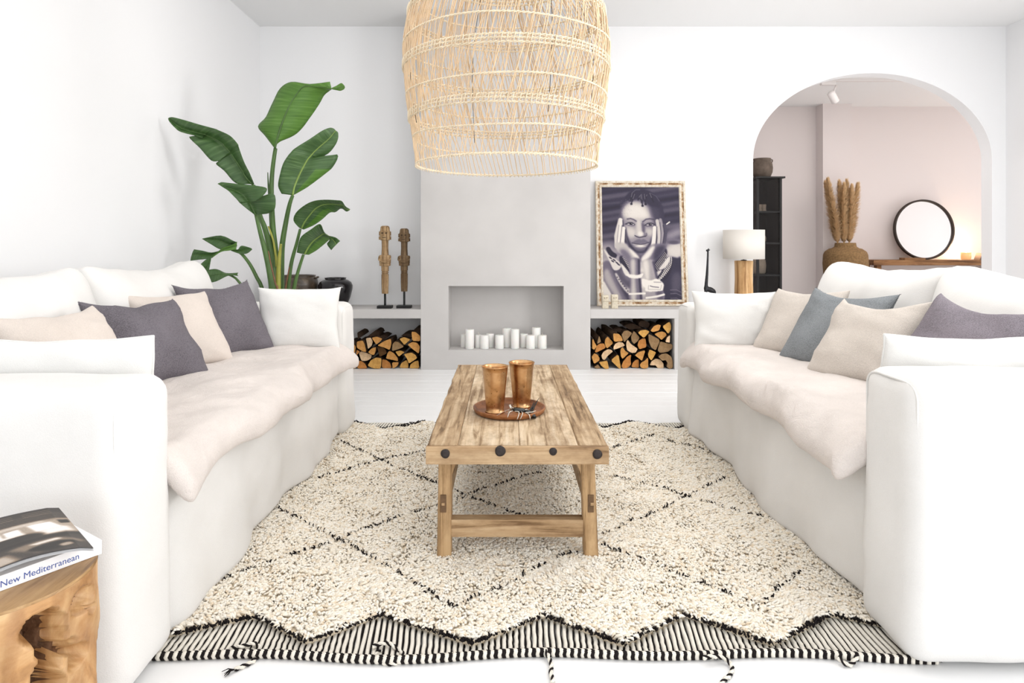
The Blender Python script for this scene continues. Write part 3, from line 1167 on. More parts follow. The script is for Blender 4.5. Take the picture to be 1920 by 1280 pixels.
# tray
M['tray'] = wood('dark_acacia', srgb(88, 50, 26), srgb(134, 84, 48), srgb(168, 112, 70), 'x', 0.8, 0.45, 0.3, 0.1)
tc = on_z(955, 771.5, TZ)
tray = lathe('round_tray', [(0.002, 0.0), (0.128, 0.0), (0.138, 0.004), (0.1435, 0.016), (0.1435, 0.021), (0.140, 0.0225), (0.136, 0.020), (0.130, 0.0095), (0.124, 0.0075), (0.002, 0.0075)], M['tray'], None, 64, cap=False)
tray.location = (tc.x, tc.y, TZ+0.0008)
tag(tray, 'round brown wooden tray with low rim holding two copper tumblers', 'tray')
TRZ = TZ+0.0008+0.0077

# tumblers
m, nt, bs = new_mat('hammered_copper')
bs.inputs['Metallic'].default_value = 1.0
bs.inputs['Roughness'].default_value = 0.3
v = coords(nt)
n1 = N(nt, 'ShaderNodeTexNoise', Scale=26.0, Detail=6.0)
nt.links.new(v, n1.inputs['Vector'])
nt.links.new(ramp(nt, n1.outputs[0], [(0.28, srgb(140, 102, 66)), (0.46, srgb(194, 150, 104)), (0.75, srgb(216, 176, 130))]), bs.inputs['Base Color'])
vo = N(nt, 'ShaderNodeTexVoronoi', Scale=70.0)
nt.links.new(v, vo.inputs['Vector'])
pit = N(nt, 'ShaderNodeMix', _data_type='RGBA', _blend_type='MULTIPLY')
pit.inputs['Factor'].default_value = 1.0
nt.links.new(bs.inputs['Base Color'].links[0].from_socket, pit.inputs[6])
nt.links.new(ramp(nt, vo.outputs[0], [(0.08, (0.30, 0.24, 0.2, 1)), (0.17, (1, 1, 1, 1))]), pit.inputs[7])
nt.links.new(pit.outputs[2], bs.inputs['Base Color'])
bump(nt, bs, vo.outputs[0], 0.07, 0.003)
M['copper'] = m
for px, py, lab in ((928, 772, 'tall copper tumbler standing clear at the tray edge'), (978, 762, 'tall copper tumbler right behind the insect ornament')):
    c = on_z(px, py, TRZ)
    hgt = 0.178
    prof = [(0.002, 0.0), (0.037, 0.0), (0.0385, 0.003), (0.037, 0.006), (0.0345, 0.009)]
    for i in range(1, 11):
        prof.append((0.0345+(0.0505-0.0345)*(i/10)**1.05, 0.009+(hgt-0.012)*i/10))
    prof += [(0.0525, hgt-0.001), (0.0532, hgt+0.001), (0.0520, hgt+0.0025), (0.0500, hgt), (0.0485, hgt-0.006)]
    for i in range(9, 0, -1):
        prof.append((0.0325+(0.0485-0.0325)*(i/10)**1.05, 0.012+(hgt-0.018)*i/10))
    prof += [(0.030, 0.012), (0.002, 0.012)]
    o = lathe('tumbler', prof, M['copper'], None, 48, cap=False)
    o.location = (c.x, c.y, TRZ)
    tag(o, lab, 'cup', 'copper tumblers on the tray')

# insect ornament: dark glass-like body, silver legs and head, black antennae
M['silver'] = plain('tarnished_silver', srgb(196, 190, 180), 0.3, 0.9)
M['shell'] = plain('dark_green_black_shell', srgb(22, 26, 26), 0.12)
bc = on_z(974, 772, TRZ+0.02)
bug = thing('insect_ornament', 'small beetle-like metal ornament, black shell on thin silver legs, on the tray', 'ornament', (bc.x, bc.y, TRZ))


def lb(o):
    o.matrix_parent_inverse = Matrix.Translation((-bc.x, -bc.y, -TRZ))
    return o


R_ = Matrix.Rotation(math.radians(5), 3, 'Z') @ Matrix.Rotation(math.radians(8), 3, 'Y')


def bp(x, y, z):
    return R_ @ Vector((x, y, z))+Vector((bc.x, bc.y, TRZ+0.024))


lb(MB().sphere(bp(-0.002, 0.004, 0.002), (0.026, 0.017, 0.010), 20, 12, R_).build('shell', M['shell'], bug))
lb(MB().sphere(bp(0.034, 0.002, -0.001), (0.015, 0.012, 0.008), 16, 10, R_).build('thorax', M['shell'], bug))
lb(MB().tube([bp(0.034, 0.012, -0.006), bp(0.052, 0.006, -0.012), bp(0.066, -0.004, -0.018)], [0.010, 0.012, 0.004], 10).build('wing_case', M['shell'], bug))
lb(MB().tube([bp(-0.030, -0.004, 0.000), bp(-0.036, -0.006, 0.009), bp(-0.041, -0.006, 0.020)], [0.0035, 0.0048, 0.0042], 8).build('head', M['silver'], bug))
legs = [
    [(-0.026, -0.010, -0.001), (-0.040, -0.022, -0.004), (-0.046, -0.030, -0.023)],
    [(-0.020, -0.012, -0.001), (-0.004, -0.022, 0.000), (-0.010, -0.040, -0.023)],
    [(0.006, -0.012, 0.000), (0.010, -0.022, -0.003), (0.002, -0.034, -0.023)],
    [(0.020, -0.010, -0.002), (0.044, -0.014, 0.004), (0.060, -0.016, 0.012)],
    [(0.026, -0.008, -0.002), (0.036, -0.022, -0.006), (0.042, -0.026, -0.023)],
    [(0.016, 0.012, -0.001), (0.034, 0.020, 0.004), (0.044, 0.030, -0.023)],
    [(-0.016, 0.014, -0.001), (-0.030, 0.026, 0.004), (-0.040, 0.034, -0.023)],
]
for q in legs:
    P = catmull([bp(*p) for p in q], 10)
    lb(MB().tube(P, [0.0021]*8+[0.0016, 0.001], 6).build('insect_leg', M['silver'], bug))
for q in ([(-0.036, -0.004, 0.004), (-0.062, -0.010, -0.008), (-0.085, -0.018, -0.0225)], [(-0.038, -0.006, 0.0), (-0.050, -0.020, -0.012), (-0.060, -0.044, 0.001)]):
    lb(MB().tube(catmull([bp(*p) for p in q], 10), 0.0008, 5).build('feeler', M['silver'], bug))
for q in ([(0.040, 0.012, 0.001), (0.050, 0.015, 0.020), (0.054, 0.018, 0.040)], [(0.050, 0.012, 0.000), (0.058, 0.015, 0.024), (0.070, 0.018, 0.052)]):
    lb(MB().tube(catmull([bp(*p) for p in q], 10), [0.0036]*4+[0.0026]*3+[0.0016, 0.001, 0.0006], 6).build('horn', M['shell'], bug))

# ================================================================== root-wood stump with book and magazine
M['stump'] = None
m, nt, bs = new_mat('polished_teak_root')
bs.inputs['Roughness'].default_value = 0.42
v = coords(nt, (1, 1, 1))
n1 = N(nt, 'ShaderNodeTexNoise', Scale=7.0, Detail=9.0, Roughness=0.62, Distortion=1.6)
nt.links.new(v, n1.inputs['Vector'])
v2 = coords(nt, (1, 1, 0.35))
w1 = N(nt, 'ShaderNodeTexWave', Scale=9.0, Distortion=9.0, Detail=4.0)
nt.links.new(v2, w1.inputs['Vector'])
mx = N(nt, 'ShaderNodeMix', _data_type='RGBA', _blend_type='MULTIPLY')
mx.inputs['Factor'].default_value = 0.55
nt.links.new(ramp(nt, n1.outputs[0], [(0.28, srgb(120, 80, 42)), (0.45, srgb(184, 138, 88)), (0.7, srgb(214, 178, 130))]), mx.inputs[6])
nt.links.new(ramp(nt, w1.outputs[0], [(0.0, (0.55, 0.45, 0.36, 1)), (0.5, (1, 1, 1, 1))]), mx.inputs[7])
nt.links.new(mx.outputs[2], bs.inputs['Base Color'])
bump(nt, bs, n1.outputs[0], 0.35, 0.008)
M['stump'] = m
M['stump_top'] = wood('teak_cut_face', srgb(120, 88, 52), srgb(172, 136, 92), srgb(194, 160, 116), 'y', 0.8, 0.4, 0.4, 0.1)
scx, scy, sr, sz = -0.915, 1.150, 0.154, 0.5
stump = thing('root_stump_table', 'gnarled teak root stump side table with deep hollows, books on top', 'side table', (scx, scy, 0))
SEG, RIN = 200, 150
HOLES = [  # angle (deg), height, angular size, vertical size, depth
    (-29, 0.457, 11, 0.024, 0.080), (-19, 0.440, 8, 0.022, 0.050), (2, 0.458, 9, 0.022, 0.026), (-27, 0.428, 6, 0.024, 0.060), (-17, 0.412, 8, 0.028, 0.045), (-25, 0.378, 9, 0.030, 0.060),
    (-8, 0.388, 6, 0.012, 0.030), (10, 0.430, 3, 0.008, 0.015), (0, 0.360, 8, 0.020, 0.040), (-20, 0.31, 10, 0.05, 0.06), (-60, 0.20, 12, 0.08, 0.05), (-5, 0.22, 12, 0.07, 0.05), (30, 0.33, 10, 0.06, 0.035), (70, 0.25, 14, 0.09, 0.04), (-100, 0.3, 12, 0.08, 0.04), (130, 0.3, 14, 0.09, 0.04), (190, 0.2, 14, 0.09, 0.04)]
HOL = []
V, F = [], []
for k in range(RIN+1):
    z = sz*k/RIN
    for i in range(SEG):
        a = 2*PI*i/SEG
        dg = math.degrees(a)
        c_, s_ = math.cos(a), math.sin(a)
        n_ = mnoise.fractal(Vector((c_*1.5, s_*1.5, z*3.0)), 0.9, 2.1, 4)
        r = sr*(1.0-0.06*(1-z/sz)**1.2)+0.012*n_*min(1, (sz-z)/0.05)
        # upright root strands
        r += 0.008*math.sin(a*7+2.5*mnoise.noise(Vector((c_*2, s_*2, z*4))))*min(1, (sz-z)/0.09)
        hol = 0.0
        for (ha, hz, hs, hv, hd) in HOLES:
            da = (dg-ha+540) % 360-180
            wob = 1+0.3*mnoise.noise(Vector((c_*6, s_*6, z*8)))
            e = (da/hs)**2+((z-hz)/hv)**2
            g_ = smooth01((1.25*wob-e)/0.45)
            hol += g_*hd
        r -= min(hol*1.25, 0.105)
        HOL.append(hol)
        V.append((r*c_, r*s_, z))
for k in range(RIN):
    for i in range(SEG):
        j = (i+1) % SEG
        F.append((k*SEG+i, k*SEG+j, (k+1)*SEG+j, (k+1)*SEG+i))
F.append(tuple(range(SEG))[::-1])
M['stump_hollow_shade'] = plain('root_wood_hollow_shade', srgb(96, 66, 42), 0.85, var=0.45, vscale=24, bmp=0.6, bscale=50, bdist=0.01)  # darker root wood for hollow faces, shade of the recess put into the colour
rb_ = mesh_obj('root_body', V, F, [M['stump'], M['stump_hollow_shade']], stump, True)
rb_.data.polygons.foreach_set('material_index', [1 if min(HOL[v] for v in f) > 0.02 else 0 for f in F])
top = V[RIN*SEG:]
tv = [(p[0]*1.0, p[1]*1.0, sz-0.002) for p in top]+[(p[0]*0.985, p[1]*0.985, sz+0.004) for p in top]
tf = [(i, (i+1) % SEG, SEG+(i+1) % SEG, SEG+i) for i in range(SEG)]+[tuple(SEG+i for i in range(SEG))]
mesh_obj('cut_top', tv, tf, M['stump_top'], stump)
STZ = sz+0.0045

# book
M['paper'] = plain('white_paper', srgb(240, 240, 241), 0.6)
M['pages'] = plain('page_edges', srgb(226, 222, 214), 0.8, bmp=0.3, bscale=800)
M['blue_ink'] = plain('blue_lettering', srgb(70, 92, 160), 0.6)
e1 = Vector((0.556, 0.831, 0))          # along the spine
n_in = Vector((-0.831, 0.556, 0))       # from the spine into the book
corner = Vector((-0.778, 1.232, STZ))
bk_l, bk_w, bk_t = 0.30, 0.235, 0.0265
book = thing('book', 'thick white book with blue spine lettering on the wooden stump', 'book', corner)
book.rotation_euler = (0, 0, math.atan2(e1.y, e1.x))
# local: x along spine (0 at far end, negative towards the near end), y into the book
box('cover', -bk_l, 0, 0.0, bk_w, 0.0, 0.003, M['paper'], book, 0.0008)
box('cover', -bk_l, 0, 0.0, bk_w, bk_t-0.003, bk_t, M['paper'], book, 0.0008)
box('spine', -bk_l, 0, -0.002, 0.002, 0.0, bk_t, M['paper'], book, 0.001)
box('page_block', -bk_l+0.004, -0.003, 0.002, bk_w-0.005, 0.003, bk_t-0.003, M['pages'], book)


def text_mesh(name, s, size, mat, parent, font_shear=0.0, extr=0.0002):
    cu = bpy.data.curves.new(name, 'FONT')
    cu.body, cu.size, cu.extrude, cu.shear = s, size, extr, font_shear
    tmp = bpy.data.objects.new(name+'_tmp', cu)
    COL.objects.link(tmp)
    dg = bpy.context.evaluated_depsgraph_get()
    me = bpy.data.meshes.new_from_object(tmp.evaluated_get(dg))
    bpy.data.objects.remove(tmp)
    return data_obj(name, me, mat, parent)


tx_ = text_mesh('spine_lettering', 'New Mediterranean', 0.0185, M['blue_ink'], book)
xs_ = [v.co.x for v in tx_.data.vertices]
wd = max(xs_)-min(xs_)
sc = 0.121/wd
tx_.scale = (sc, sc*1.05, 1)
tx_.rotation_euler = (PI/2, 0, 0)
tx_.location = (-0.041-0.121, -0.0022, 0.0065)
# ================================================================== tiny painter for flat printed pictures


class Paint:
    """grey-scale raster in picture units; soft polygons, ellipses and strokes"""

    def __init__(self, x0, x1, y0, y1, w, h, tone):
        self.x0, self.x1, self.y0, self.y1, self.w, self.h = x0, x1, y0, y1, w, h
        xs = x0+(np.arange(w)+0.5)*(x1-x0)/w
        ys = y0+(np.arange(h)+0.5)*(y1-y0)/h
        self.X, self.Y = np.meshgrid(xs, ys)
        self.A = np.full((h, w), float(tone))
        self.px = (x1-x0)/w

    def blur(self, m, s):
        s = s/self.px
        if s < 0.3:
            return m
        r = int(3*s)+1
        k = np.exp(-0.5*(np.arange(-r, r+1)/s)**2)
        k /= k.sum()
        p = np.pad(m, ((0, 0), (r, r)), mode='edge')
        m = sum(k[i]*p[:, i:i+m.shape[1]] for i in range(2*r+1))
        p = np.pad(m, ((r, r), (0, 0)), mode='edge')
        return sum(k[i]*p[i:i+m.shape[0], :] for i in range(2*r+1))

    def mix(self, mask, tone, op=1.0):
        self.A = self.A*(1-mask*op)+tone*mask*op

    def mask_poly(self, pts):
        inside = np.zeros(self.X.shape, bool)
        n = len(pts)
        for i in range(n):
            xa, ya = pts[i]
            xb, yb = pts[(i+1) % n]
            if ya == yb:
                continue
            c = ((ya > self.Y) != (yb > self.Y)) & (self.X < (xb-xa)*(self.Y-ya)/(yb-ya)+xa)
            inside ^= c
        return inside.astype(float)

    def poly(self, pts, tone, soft=8, op=1.0, smooth=True):
        if smooth and len(pts) > 3:
            q = [Vector((p[0], p[1], 0)) for p in pts]
            n = len(q)
            out = []
            for i in range(n):
                p0, p1, p2, p3 = q[i-1], q[i], q[(i+1) % n], q[(i+2) % n]
                for u in (0, .25, .5, .75):
                    v = 0.5*((2*p1)+(p2-p0)*u+(2*p0-5*p1+4*p2-p3)*u*u+(3*p1-p0-3*p2+p3)*u**3)
                    out.append((v.x, v.y))
            pts = out
        m = self.blur(self.mask_poly(pts), soft)
        self.mix(m, tone, op)
        return m

    def ell(self, cx, cy, rx, ry, tone, soft=0.15, rot=0, op=1.0):
        a = math.radians(rot)
        u = (self.X-cx)*math.cos(a)+(self.Y-cy)*math.sin(a)
        v = -(self.X-cx)*math.sin(a)+(self.Y-cy)*math.cos(a)
        d = np.sqrt((u/rx)**2+(v/ry)**2)
        m = np.clip((1+soft-d)/(2*soft), 0, 1)
        self.mix(m*m*(3-2*m), tone, op)

    def line(self, pts, w, tone, op=1.0, soft=3):
        D = np.full(self.X.shape, 1e9)
        for (xa, ya), (xb, yb) in zip(pts[:-1], pts[1:]):
            dx, dy = xb-xa, yb-ya
            L = dx*dx+dy*dy+1e-9
            t = np.clip(((self.X-xa)*dx+(self.Y-ya)*dy)/L, 0, 1)
            D = np.minimum(D, np.hypot(self.X-xa-t*dx, self.Y-ya-t*dy))
        m = np.clip((w/2+soft-D)/(2*soft), 0, 1)
        self.mix(m, tone, op)


def printed_sheet(name, A, stops, P00, P10, P01, mat, parent, bend=None):
    """grid of faces coloured by raster A; corner P00 top-left, P10 top-right, P01 bottom-left"""
    h, w = A.shape
    P00, P10, P01 = np.array(P00), np.array(P10), np.array(P01)
    gx = np.linspace(0, 1, w+1)
    gy = np.linspace(0, 1, h+1)
    GX, GY = np.meshgrid(gx, gy)
    V = P00+GX[..., None]*(P10-P00)+GY[..., None]*(P01-P00)
    if bend is not None:
        V[..., 2] += bend(GX, GY)
    V = V.reshape(-1, 3)
    i = (np.arange(h)[:, None]*(w+1)+np.arange(w)[None, :])
    F = np.stack([i, i+w+1, i+w+2, i+1], -1).reshape(-1, 4)
    o = np_obj(name, V, F, mat, parent, True)
    pos = [s[0] for s in stops]
    C = np.stack([np.interp(A, pos, [s[1][k] for s in stops]) for k in range(3)], -1)
    # vertex colours: average of neighbouring cells
    Cp = np.pad(C, ((1, 1), (1, 1), (0, 0)), mode='edge')
    Cv = (Cp[:-1, :-1]+Cp[1:, :-1]+Cp[:-1, 1:]+Cp[1:, 1:])/4
    at_ = o.data.color_attributes.new('paint', 'FLOAT_COLOR', 'POINT')
    full = np.concatenate([Cv.reshape(-1, 3), np.ones((len(V), 1))], 1).astype(np.float32)
    at_.data.foreach_set('color', full.ravel())
    return o


M['print'] = vcol_mat('printed_picture', 0.55, 0.25)
M['print_gloss'] = vcol_mat('glossy_magazine_print', 0.45, 0.25)

# ------------------------------------------------------------------ portrait
p = Paint(203, 1665, 190, 2262, 260, 368, 0.24)
rs = np.random.default_rng(3)
# clouded sky
sky = 0.22+0.06*np.sin(p.Y/55+p.X/400)+0.05*np.sin(p.Y/23+p.X/150+2)
sky += np.clip((p.Y-1150)/500, 0, 1)*0.5
p.A = sky
p.poly([(203, 1250), (440, 1230), (430, 1400), (300, 1480), (203, 1500)], 0.62, 60)
p.poly([(1380, 1060), (1665, 930), (1665, 1100), (1420, 1190)], 0.55, 40)
p.poly([(1390, 1290), (1665, 1210), (1665, 1520), (1420, 1480)], 0.80, 45)
p.ell(1540, 1215, 110, 35, 0.30, 0.5)
p.line([(203, 360), (560, 330)], 30, 0.30, 0.6, 20)
p.line([(203, 500), (520, 480)], 24, 0.31, 0.6, 20)
p.line([(1400, 520), (1665, 460)], 24, 0.30, 0.5, 20)
# shoulders, arms
p.poly([(215, 1600), (330, 1560), (420, 1700), (540, 1900), (640, 2060), (700, 2262), (430, 2262), (300, 2060), (215, 1900)], 0.42, 14)
p.poly([(225, 1750), (300, 1700), (420, 1960), (560, 2262), (470, 2262), (340, 2080), (240, 1900)], 0.72, 26, 0.8)
p.poly([(330, 1570), (420, 1690), (640, 2050), (700, 2262), (640, 2262), (430, 1830)], 0.16, 18, 0.7)
p.poly([(203, 1930), (290, 2050), (390, 2262), (203, 2262)], 0.86, 8)
p.poly([(1250, 1560), (1440, 1480), (1600, 1500), (1665, 1530), (1665, 2262), (1240, 2262), (1180, 1900)], 0.17, 12)
p.poly([(1500, 1800), (1640, 1760), (1640, 2080), (1480, 2120)], 0.34, 45, 0.8)
for k, yy in enumerate((2085, 2150, 2235)):
    p.line([(1450, yy), (1560, yy-5), (1665, yy+45)], 7, 0.62, 0.8, 4)
p.poly([(420, 1690), (560, 1660), (720, 1800), (740, 2060), (640, 2020), (480, 1830)], 0.30, 20)
p.poly([(540, 1720), (640, 1760), (720, 1900), (640, 1900)], 0.52, 24, 0.7)
# pale cloth and bead strings by the neck
p.poly([(230, 1350), (300, 1400), (420, 1500), (540, 1600), (520, 1700), (410, 1720), (330, 1560)], 0.84, 6)
p.poly([(270, 1330), (330, 1300), (390, 1380), (470, 1440), (440, 1500), (330, 1450)], 0.12, 6)
for (x_, y_) in ((350, 1500), (420, 1540), (470, 1590), (500, 1620), (390, 1560)):
    p.ell(x_, y_, 34, 13, 0.15, 0.3, 35)
p.poly([(520, 1480), (620, 1460), (720, 1650), (720, 1790), (640, 1790), (540, 1620)], 0.14, 8)
p.poly([(540, 1600), (600, 1650), (700, 1790), (640, 1830), (580, 1740)], 0.86, 6)
for i in range(9):
    for j in range(3):
        p.ell(585+i*15+j*18, 1490+i*27-j*6, 9, 8, 0.9, 0.4)
p.poly([(430, 1800), (470, 1790), (560, 1960), (690, 2120), (650, 2140), (520, 1980)], 0.80, 8, 0.9)
for i in range(7):
    p.ell(470+i*32, 1850+i*42, 12, 10, 0.12, 0.4)
# hanging bead strings on the other side
p.poly([(1130, 1560), (1250, 1360), (1390, 1330), (1400, 1450), (1280, 1690), (1180, 1720)], 0.13, 8)
for i in range(11):
    for j in range(5):
        p.ell(1175+i*19+j*14, 1640-i*24+j*22, 7.5, 7.5, 0.80, 0.4)
p.poly([(1250, 1700), (1380, 1540), (1460, 1470), (1440, 1600), (1330, 1700)], 0.82, 6)
p.poly([(1180, 1770), (1300, 1720), (1240, 1830), (1200, 1820)], 0.80, 6)
p.poly([(1220, 1850), (1330, 1720), (1430, 1600), (1490, 1490), (1510, 1600), (1460, 1780), (1330, 1930)], 0.12, 6)
for j in range(4):
    for i in range(15):
        t_ = i/14
        bx_ = 1485+30*math.sin(t_*3)-230*t_**1.6-j*36*(1-t_*0.3)
        by_ = 1490+410*t_+j*12
        if bx_ > 1215:
            p.ell(bx_, by_, 10 if j == 0 else 8, 11, 0.92, 0.35)
# neck
p.poly([(760, 1300), (1080, 1300), (1000, 1500), (910, 1560), (840, 1500)], 0.22, 12)
p.poly([(820, 1320), (980, 1330), (960, 1440), (900, 1460)], 0.60, 26, 0.7)
# head
p.poly([(555, 780), (545, 640), (590, 480), (680, 340), (800, 250), (950, 225), (1120, 270), (1260, 390), (1350, 560), (1375, 760), (1390, 900), (1340, 1050), (1180, 1250), (1050, 1370), (900, 1420), (760, 1360), (640, 1220), (580, 1000)], 0.20, 10)
p.poly([(580, 760), (590, 620), (680, 500), (800, 440), (940, 450), (1080, 540), (1170, 680), (1180, 900), (1150, 1100), (1060, 1280), (920, 1360), (780, 1300), (660, 1150), (610, 950)], 0.56, 26)
p.poly([(600, 700), (640, 560), (780, 480), (960, 520), (1060, 620), (1100, 760), (900, 800), (700, 780)], 0.90, 40, 0.9)
p.poly([(1120, 560), (1250, 560), (1320, 760), (1220, 800), (1140, 720)], 0.25, 35, 0.9)
p.poly([(640, 940), (800, 960), (850, 1060), (760, 1130), (680, 1080)], 0.84, 34, 0.85)
p.poly([(1020, 970), (1150, 980), (1140, 1090), (1060, 1080)], 0.78, 26, 0.8)
p.poly([(940, 860), (1000, 900), (990, 1040), (950, 1000)], 0.25, 14, 0.8)
p.poly([(855, 820), (925, 820), (945, 1010), (900, 1080), (850, 1020)], 0.86, 20, 0.75)
# cropped hair and the beaded strands
p.poly([(640, 420), (720, 300), (850, 235), (1000, 250), (1160, 310), (1250, 420), (1300, 560), (1140, 540), (1040, 480), (900, 400), (760, 450), (690, 440)], 0.17, 16)
rsx = rs.uniform(560, 760, 120)
for i in range(120):
    p.ell(rsx[i], 420+rs.uniform(0, 300), 5, 4, 0.45 if i % 2 else 0.75, 0.5, op=0.4)
for (xa, ya, xb, yb) in ((830, 320, 760, 500), (780, 300, 745, 450), (930, 340, 890, 430), (960, 320, 970, 540), (1010, 320, 1030, 510), (1060, 330, 1040, 390), (1110, 300, 1180, 470), (940, 330, 955, 480)):
    p.line([(xa, ya), (xb, yb)], 26, 0.10, 0.9, 6)
    p.line([(xa, ya), ((xa+xb)/2, (ya+yb)/2)], 5, 0.85, 0.8, 4)
for (x_, y_) in ((762, 505), (972, 540), (1030, 510)):
    p.ell(x_, y_, 24, 20, 0.08, 0.3)
p.line([(780, 300), (850, 240), (930, 240)], 8, 0.55, 0.7, 5)
p.line([(1120, 300), (1230, 360), (1290, 450)], 6, 0.5, 0.6, 5)
# brows, eyes
p.line([(680, 785), (740, 775), (800, 795), (845, 825)], 22, 0.22, 0.85, 10)
p.line([(970, 835), (1030, 790), (1100, 780), (1170, 790)], 22, 0.20, 0.85, 10)
p.poly([(640, 880), (720, 845), (800, 870), (820, 900), (740, 895), (680, 890)], 0.25, 5)
p.ell(748, 872, 26, 22, 0.06, 0.2)
p.ell(700, 880, 22, 9, 0.75, 0.4)
p.ell(790, 884, 18, 8, 0.75, 0.4)
p.line([(630, 880), (700, 850), (770, 848), (820, 885)], 9, 0.05, 0.95, 4)
p.line([(690, 905), (760, 920), (815, 905)], 7, 0.35, 0.7, 5)
p.poly([(1000, 905), (1060, 865), (1140, 865), (1190, 890), (1130, 910), (1050, 915)], 0.28, 5)
p.ell(1110, 885, 26, 21, 0.06, 0.2)
p.ell(1060, 895, 22, 9, 0.80, 0.4)
p.ell(1150, 893, 14, 8, 0.70, 0.4)
p.line([(995, 905), (1060, 860), (1130, 852), (1195, 888)], 9, 0.05, 0.95, 4)
p.line([(1040, 925), (1110, 925), (1170, 910)], 7, 0.35, 0.7, 5)
p.ell(760, 868, 5, 5, 0.95, 0.4)
p.ell(1120, 880, 5, 5, 0.95, 0.4)
# nose, mouth
p.ell(835, 1065, 34, 28, 0.70, 0.5)
p.ell(1005, 1075, 36, 30, 0.50, 0.5)
p.ell(920, 1060, 52, 46, 0.88, 0.6)
p.line([(815, 1090), (850, 1110), (900, 1125), (960, 1112), (1020, 1100)], 16, 0.10, 0.95, 6)
p.line([(1035, 1040), (1040, 1085), (1010, 1105)], 8, 0.15, 0.8, 5)
p.poly([(765, 1225), (850, 1170), (905, 1160), (930, 1172), (980, 1160), (1060, 1215), (920, 1245)], 0.42, 8)
p.poly([(770, 1235), (920, 1250), (1065, 1225), (1010, 1300), (920, 1325), (830, 1300)], 0.60, 9)
p.ell(915, 1282, 70, 17, 0.88, 0.7)
p.line([(755, 1225), (840, 1242), (920, 1252), (1000, 1240), (1075, 1215)], 11, 0.05, 0.95, 4)
p.line([(830, 1325), (920, 1340), (1000, 1318)], 14, 0.30, 0.7, 9)
p.line([(640, 960), (660, 1100), (720, 1260), (800, 1370)], 34, 0.12, 0.75, 18)
p.line([(1180, 960), (1160, 1120), (1100, 1240), (1020, 1350)], 34, 0.10, 0.75, 18)
# left hand (viewer side) with fingers up along the cheek
for q, w_, tn in (([(545, 800), (500, 960), (465, 1100), (470, 1290)], 72, 0.82), ([(560, 800), (560, 880), (540, 1000), (520, 1200)], 60, 0.90), ([(605, 960), (595, 1080), (580, 1200), (590, 1300)], 72, 0.92)):
    p.line(q, w_, tn, 1, 8)
p.line([(520, 900), (490, 1100), (470, 1300)], 10, 0.35, 0.7, 6)
p.line([(580, 900), (560, 1050), (540, 1200), (530, 1320)], 12, 0.18, 0.8, 6)
p.line([(595, 810), (600, 920)], 14, 0.08, 0.9, 5)
p.line([(640, 980), (632, 1120), (650, 1260)], 12, 0.10, 0.85, 6)
p.poly([(440, 1230), (640, 1230), (700, 1310), (800, 1390), (890, 1500), (880, 1560), (740, 1600), (600, 1480), (480, 1370)], 0.72, 14)
p.poly([(520, 1360), (620, 1340), (740, 1480), (720, 1600), (600, 1500)], 0.40, 28, 0.85)
p.poly([(700, 1330), (800, 1400), (880, 1490), (800, 1490)], 0.92, 16, 0.9)
# left forearm
p.poly([(700, 1540), (890, 1520), (890, 1760), (910, 2262), (690, 2262), (715, 1900)], 0.45, 10)
p.poly([(725, 1560), (810, 1550), (800, 1900), (810, 2240), (720, 2240), (740, 1900)], 0.80, 24, 0.9)
p.line([(880, 1540), (880, 1800), (905, 2240)], 40, 0.12, 0.8, 18)
# right hand
for q, w_, tn in (([(1190, 950), (1180, 1080), (1160, 1220), (1130, 1330)], 76, 0.90), ([(1240, 820), (1265, 980), (1270, 1120), (1255, 1290)], 66, 0.76), ([(1300, 800), (1335, 980), (1330, 1120), (1300, 1300)], 58, 0.58), ([(1370, 900), (1400, 1010), (1370, 1180), (1340, 1300)], 56, 0.28)):
    p.line(q, w_, tn, 1, 8)
p.line([(1230, 930), (1220, 1080), (1215, 1260)], 13, 0.10, 0.85, 6)
p.line([(1290, 850), (1305, 1050), (1290, 1260)], 11, 0.14, 0.8, 6)
p.line([(1350, 900), (1365, 1050), (1330, 1260)], 12, 0.08, 0.8, 6)
p.poly([(1110, 1260), (1360, 1240), (1390, 1300), (1330, 1420), (1180, 1560), (1080, 1620), (940, 1580), (920, 1500), (1020, 1390)], 0.50, 14)
p.poly([(1060, 1360), (1150, 1280), (1190, 1330), (1080, 1480), (960, 1570), (930, 1510)], 0.92, 16, 0.95)
p.poly([(1200, 1300), (1380, 1270), (1330, 1420), (1190, 1560), (1140, 1500)], 0.16, 26, 0.8)
p.poly([(940, 1560), (1140, 1540), (1190, 1760), (1210, 1900), (1000, 1900), (975, 1740)], 0.62, 12)
p.poly([(950, 1580), (1050, 1560), (1060, 1880), (1000, 1880)], 0.88, 22, 0.9)
p.line([(1150, 1580), (1190, 1760), (1215, 1880)], 40, 0.14, 0.75, 18)
p.poly([(1010, 2090), (1290, 2080), (1320, 2262), (1030, 2262)], 0.60, 10)
p.poly([(1180, 2090), (1290, 2080), (1320, 2262), (1230, 2262)], 0.25, 20, 0.8)
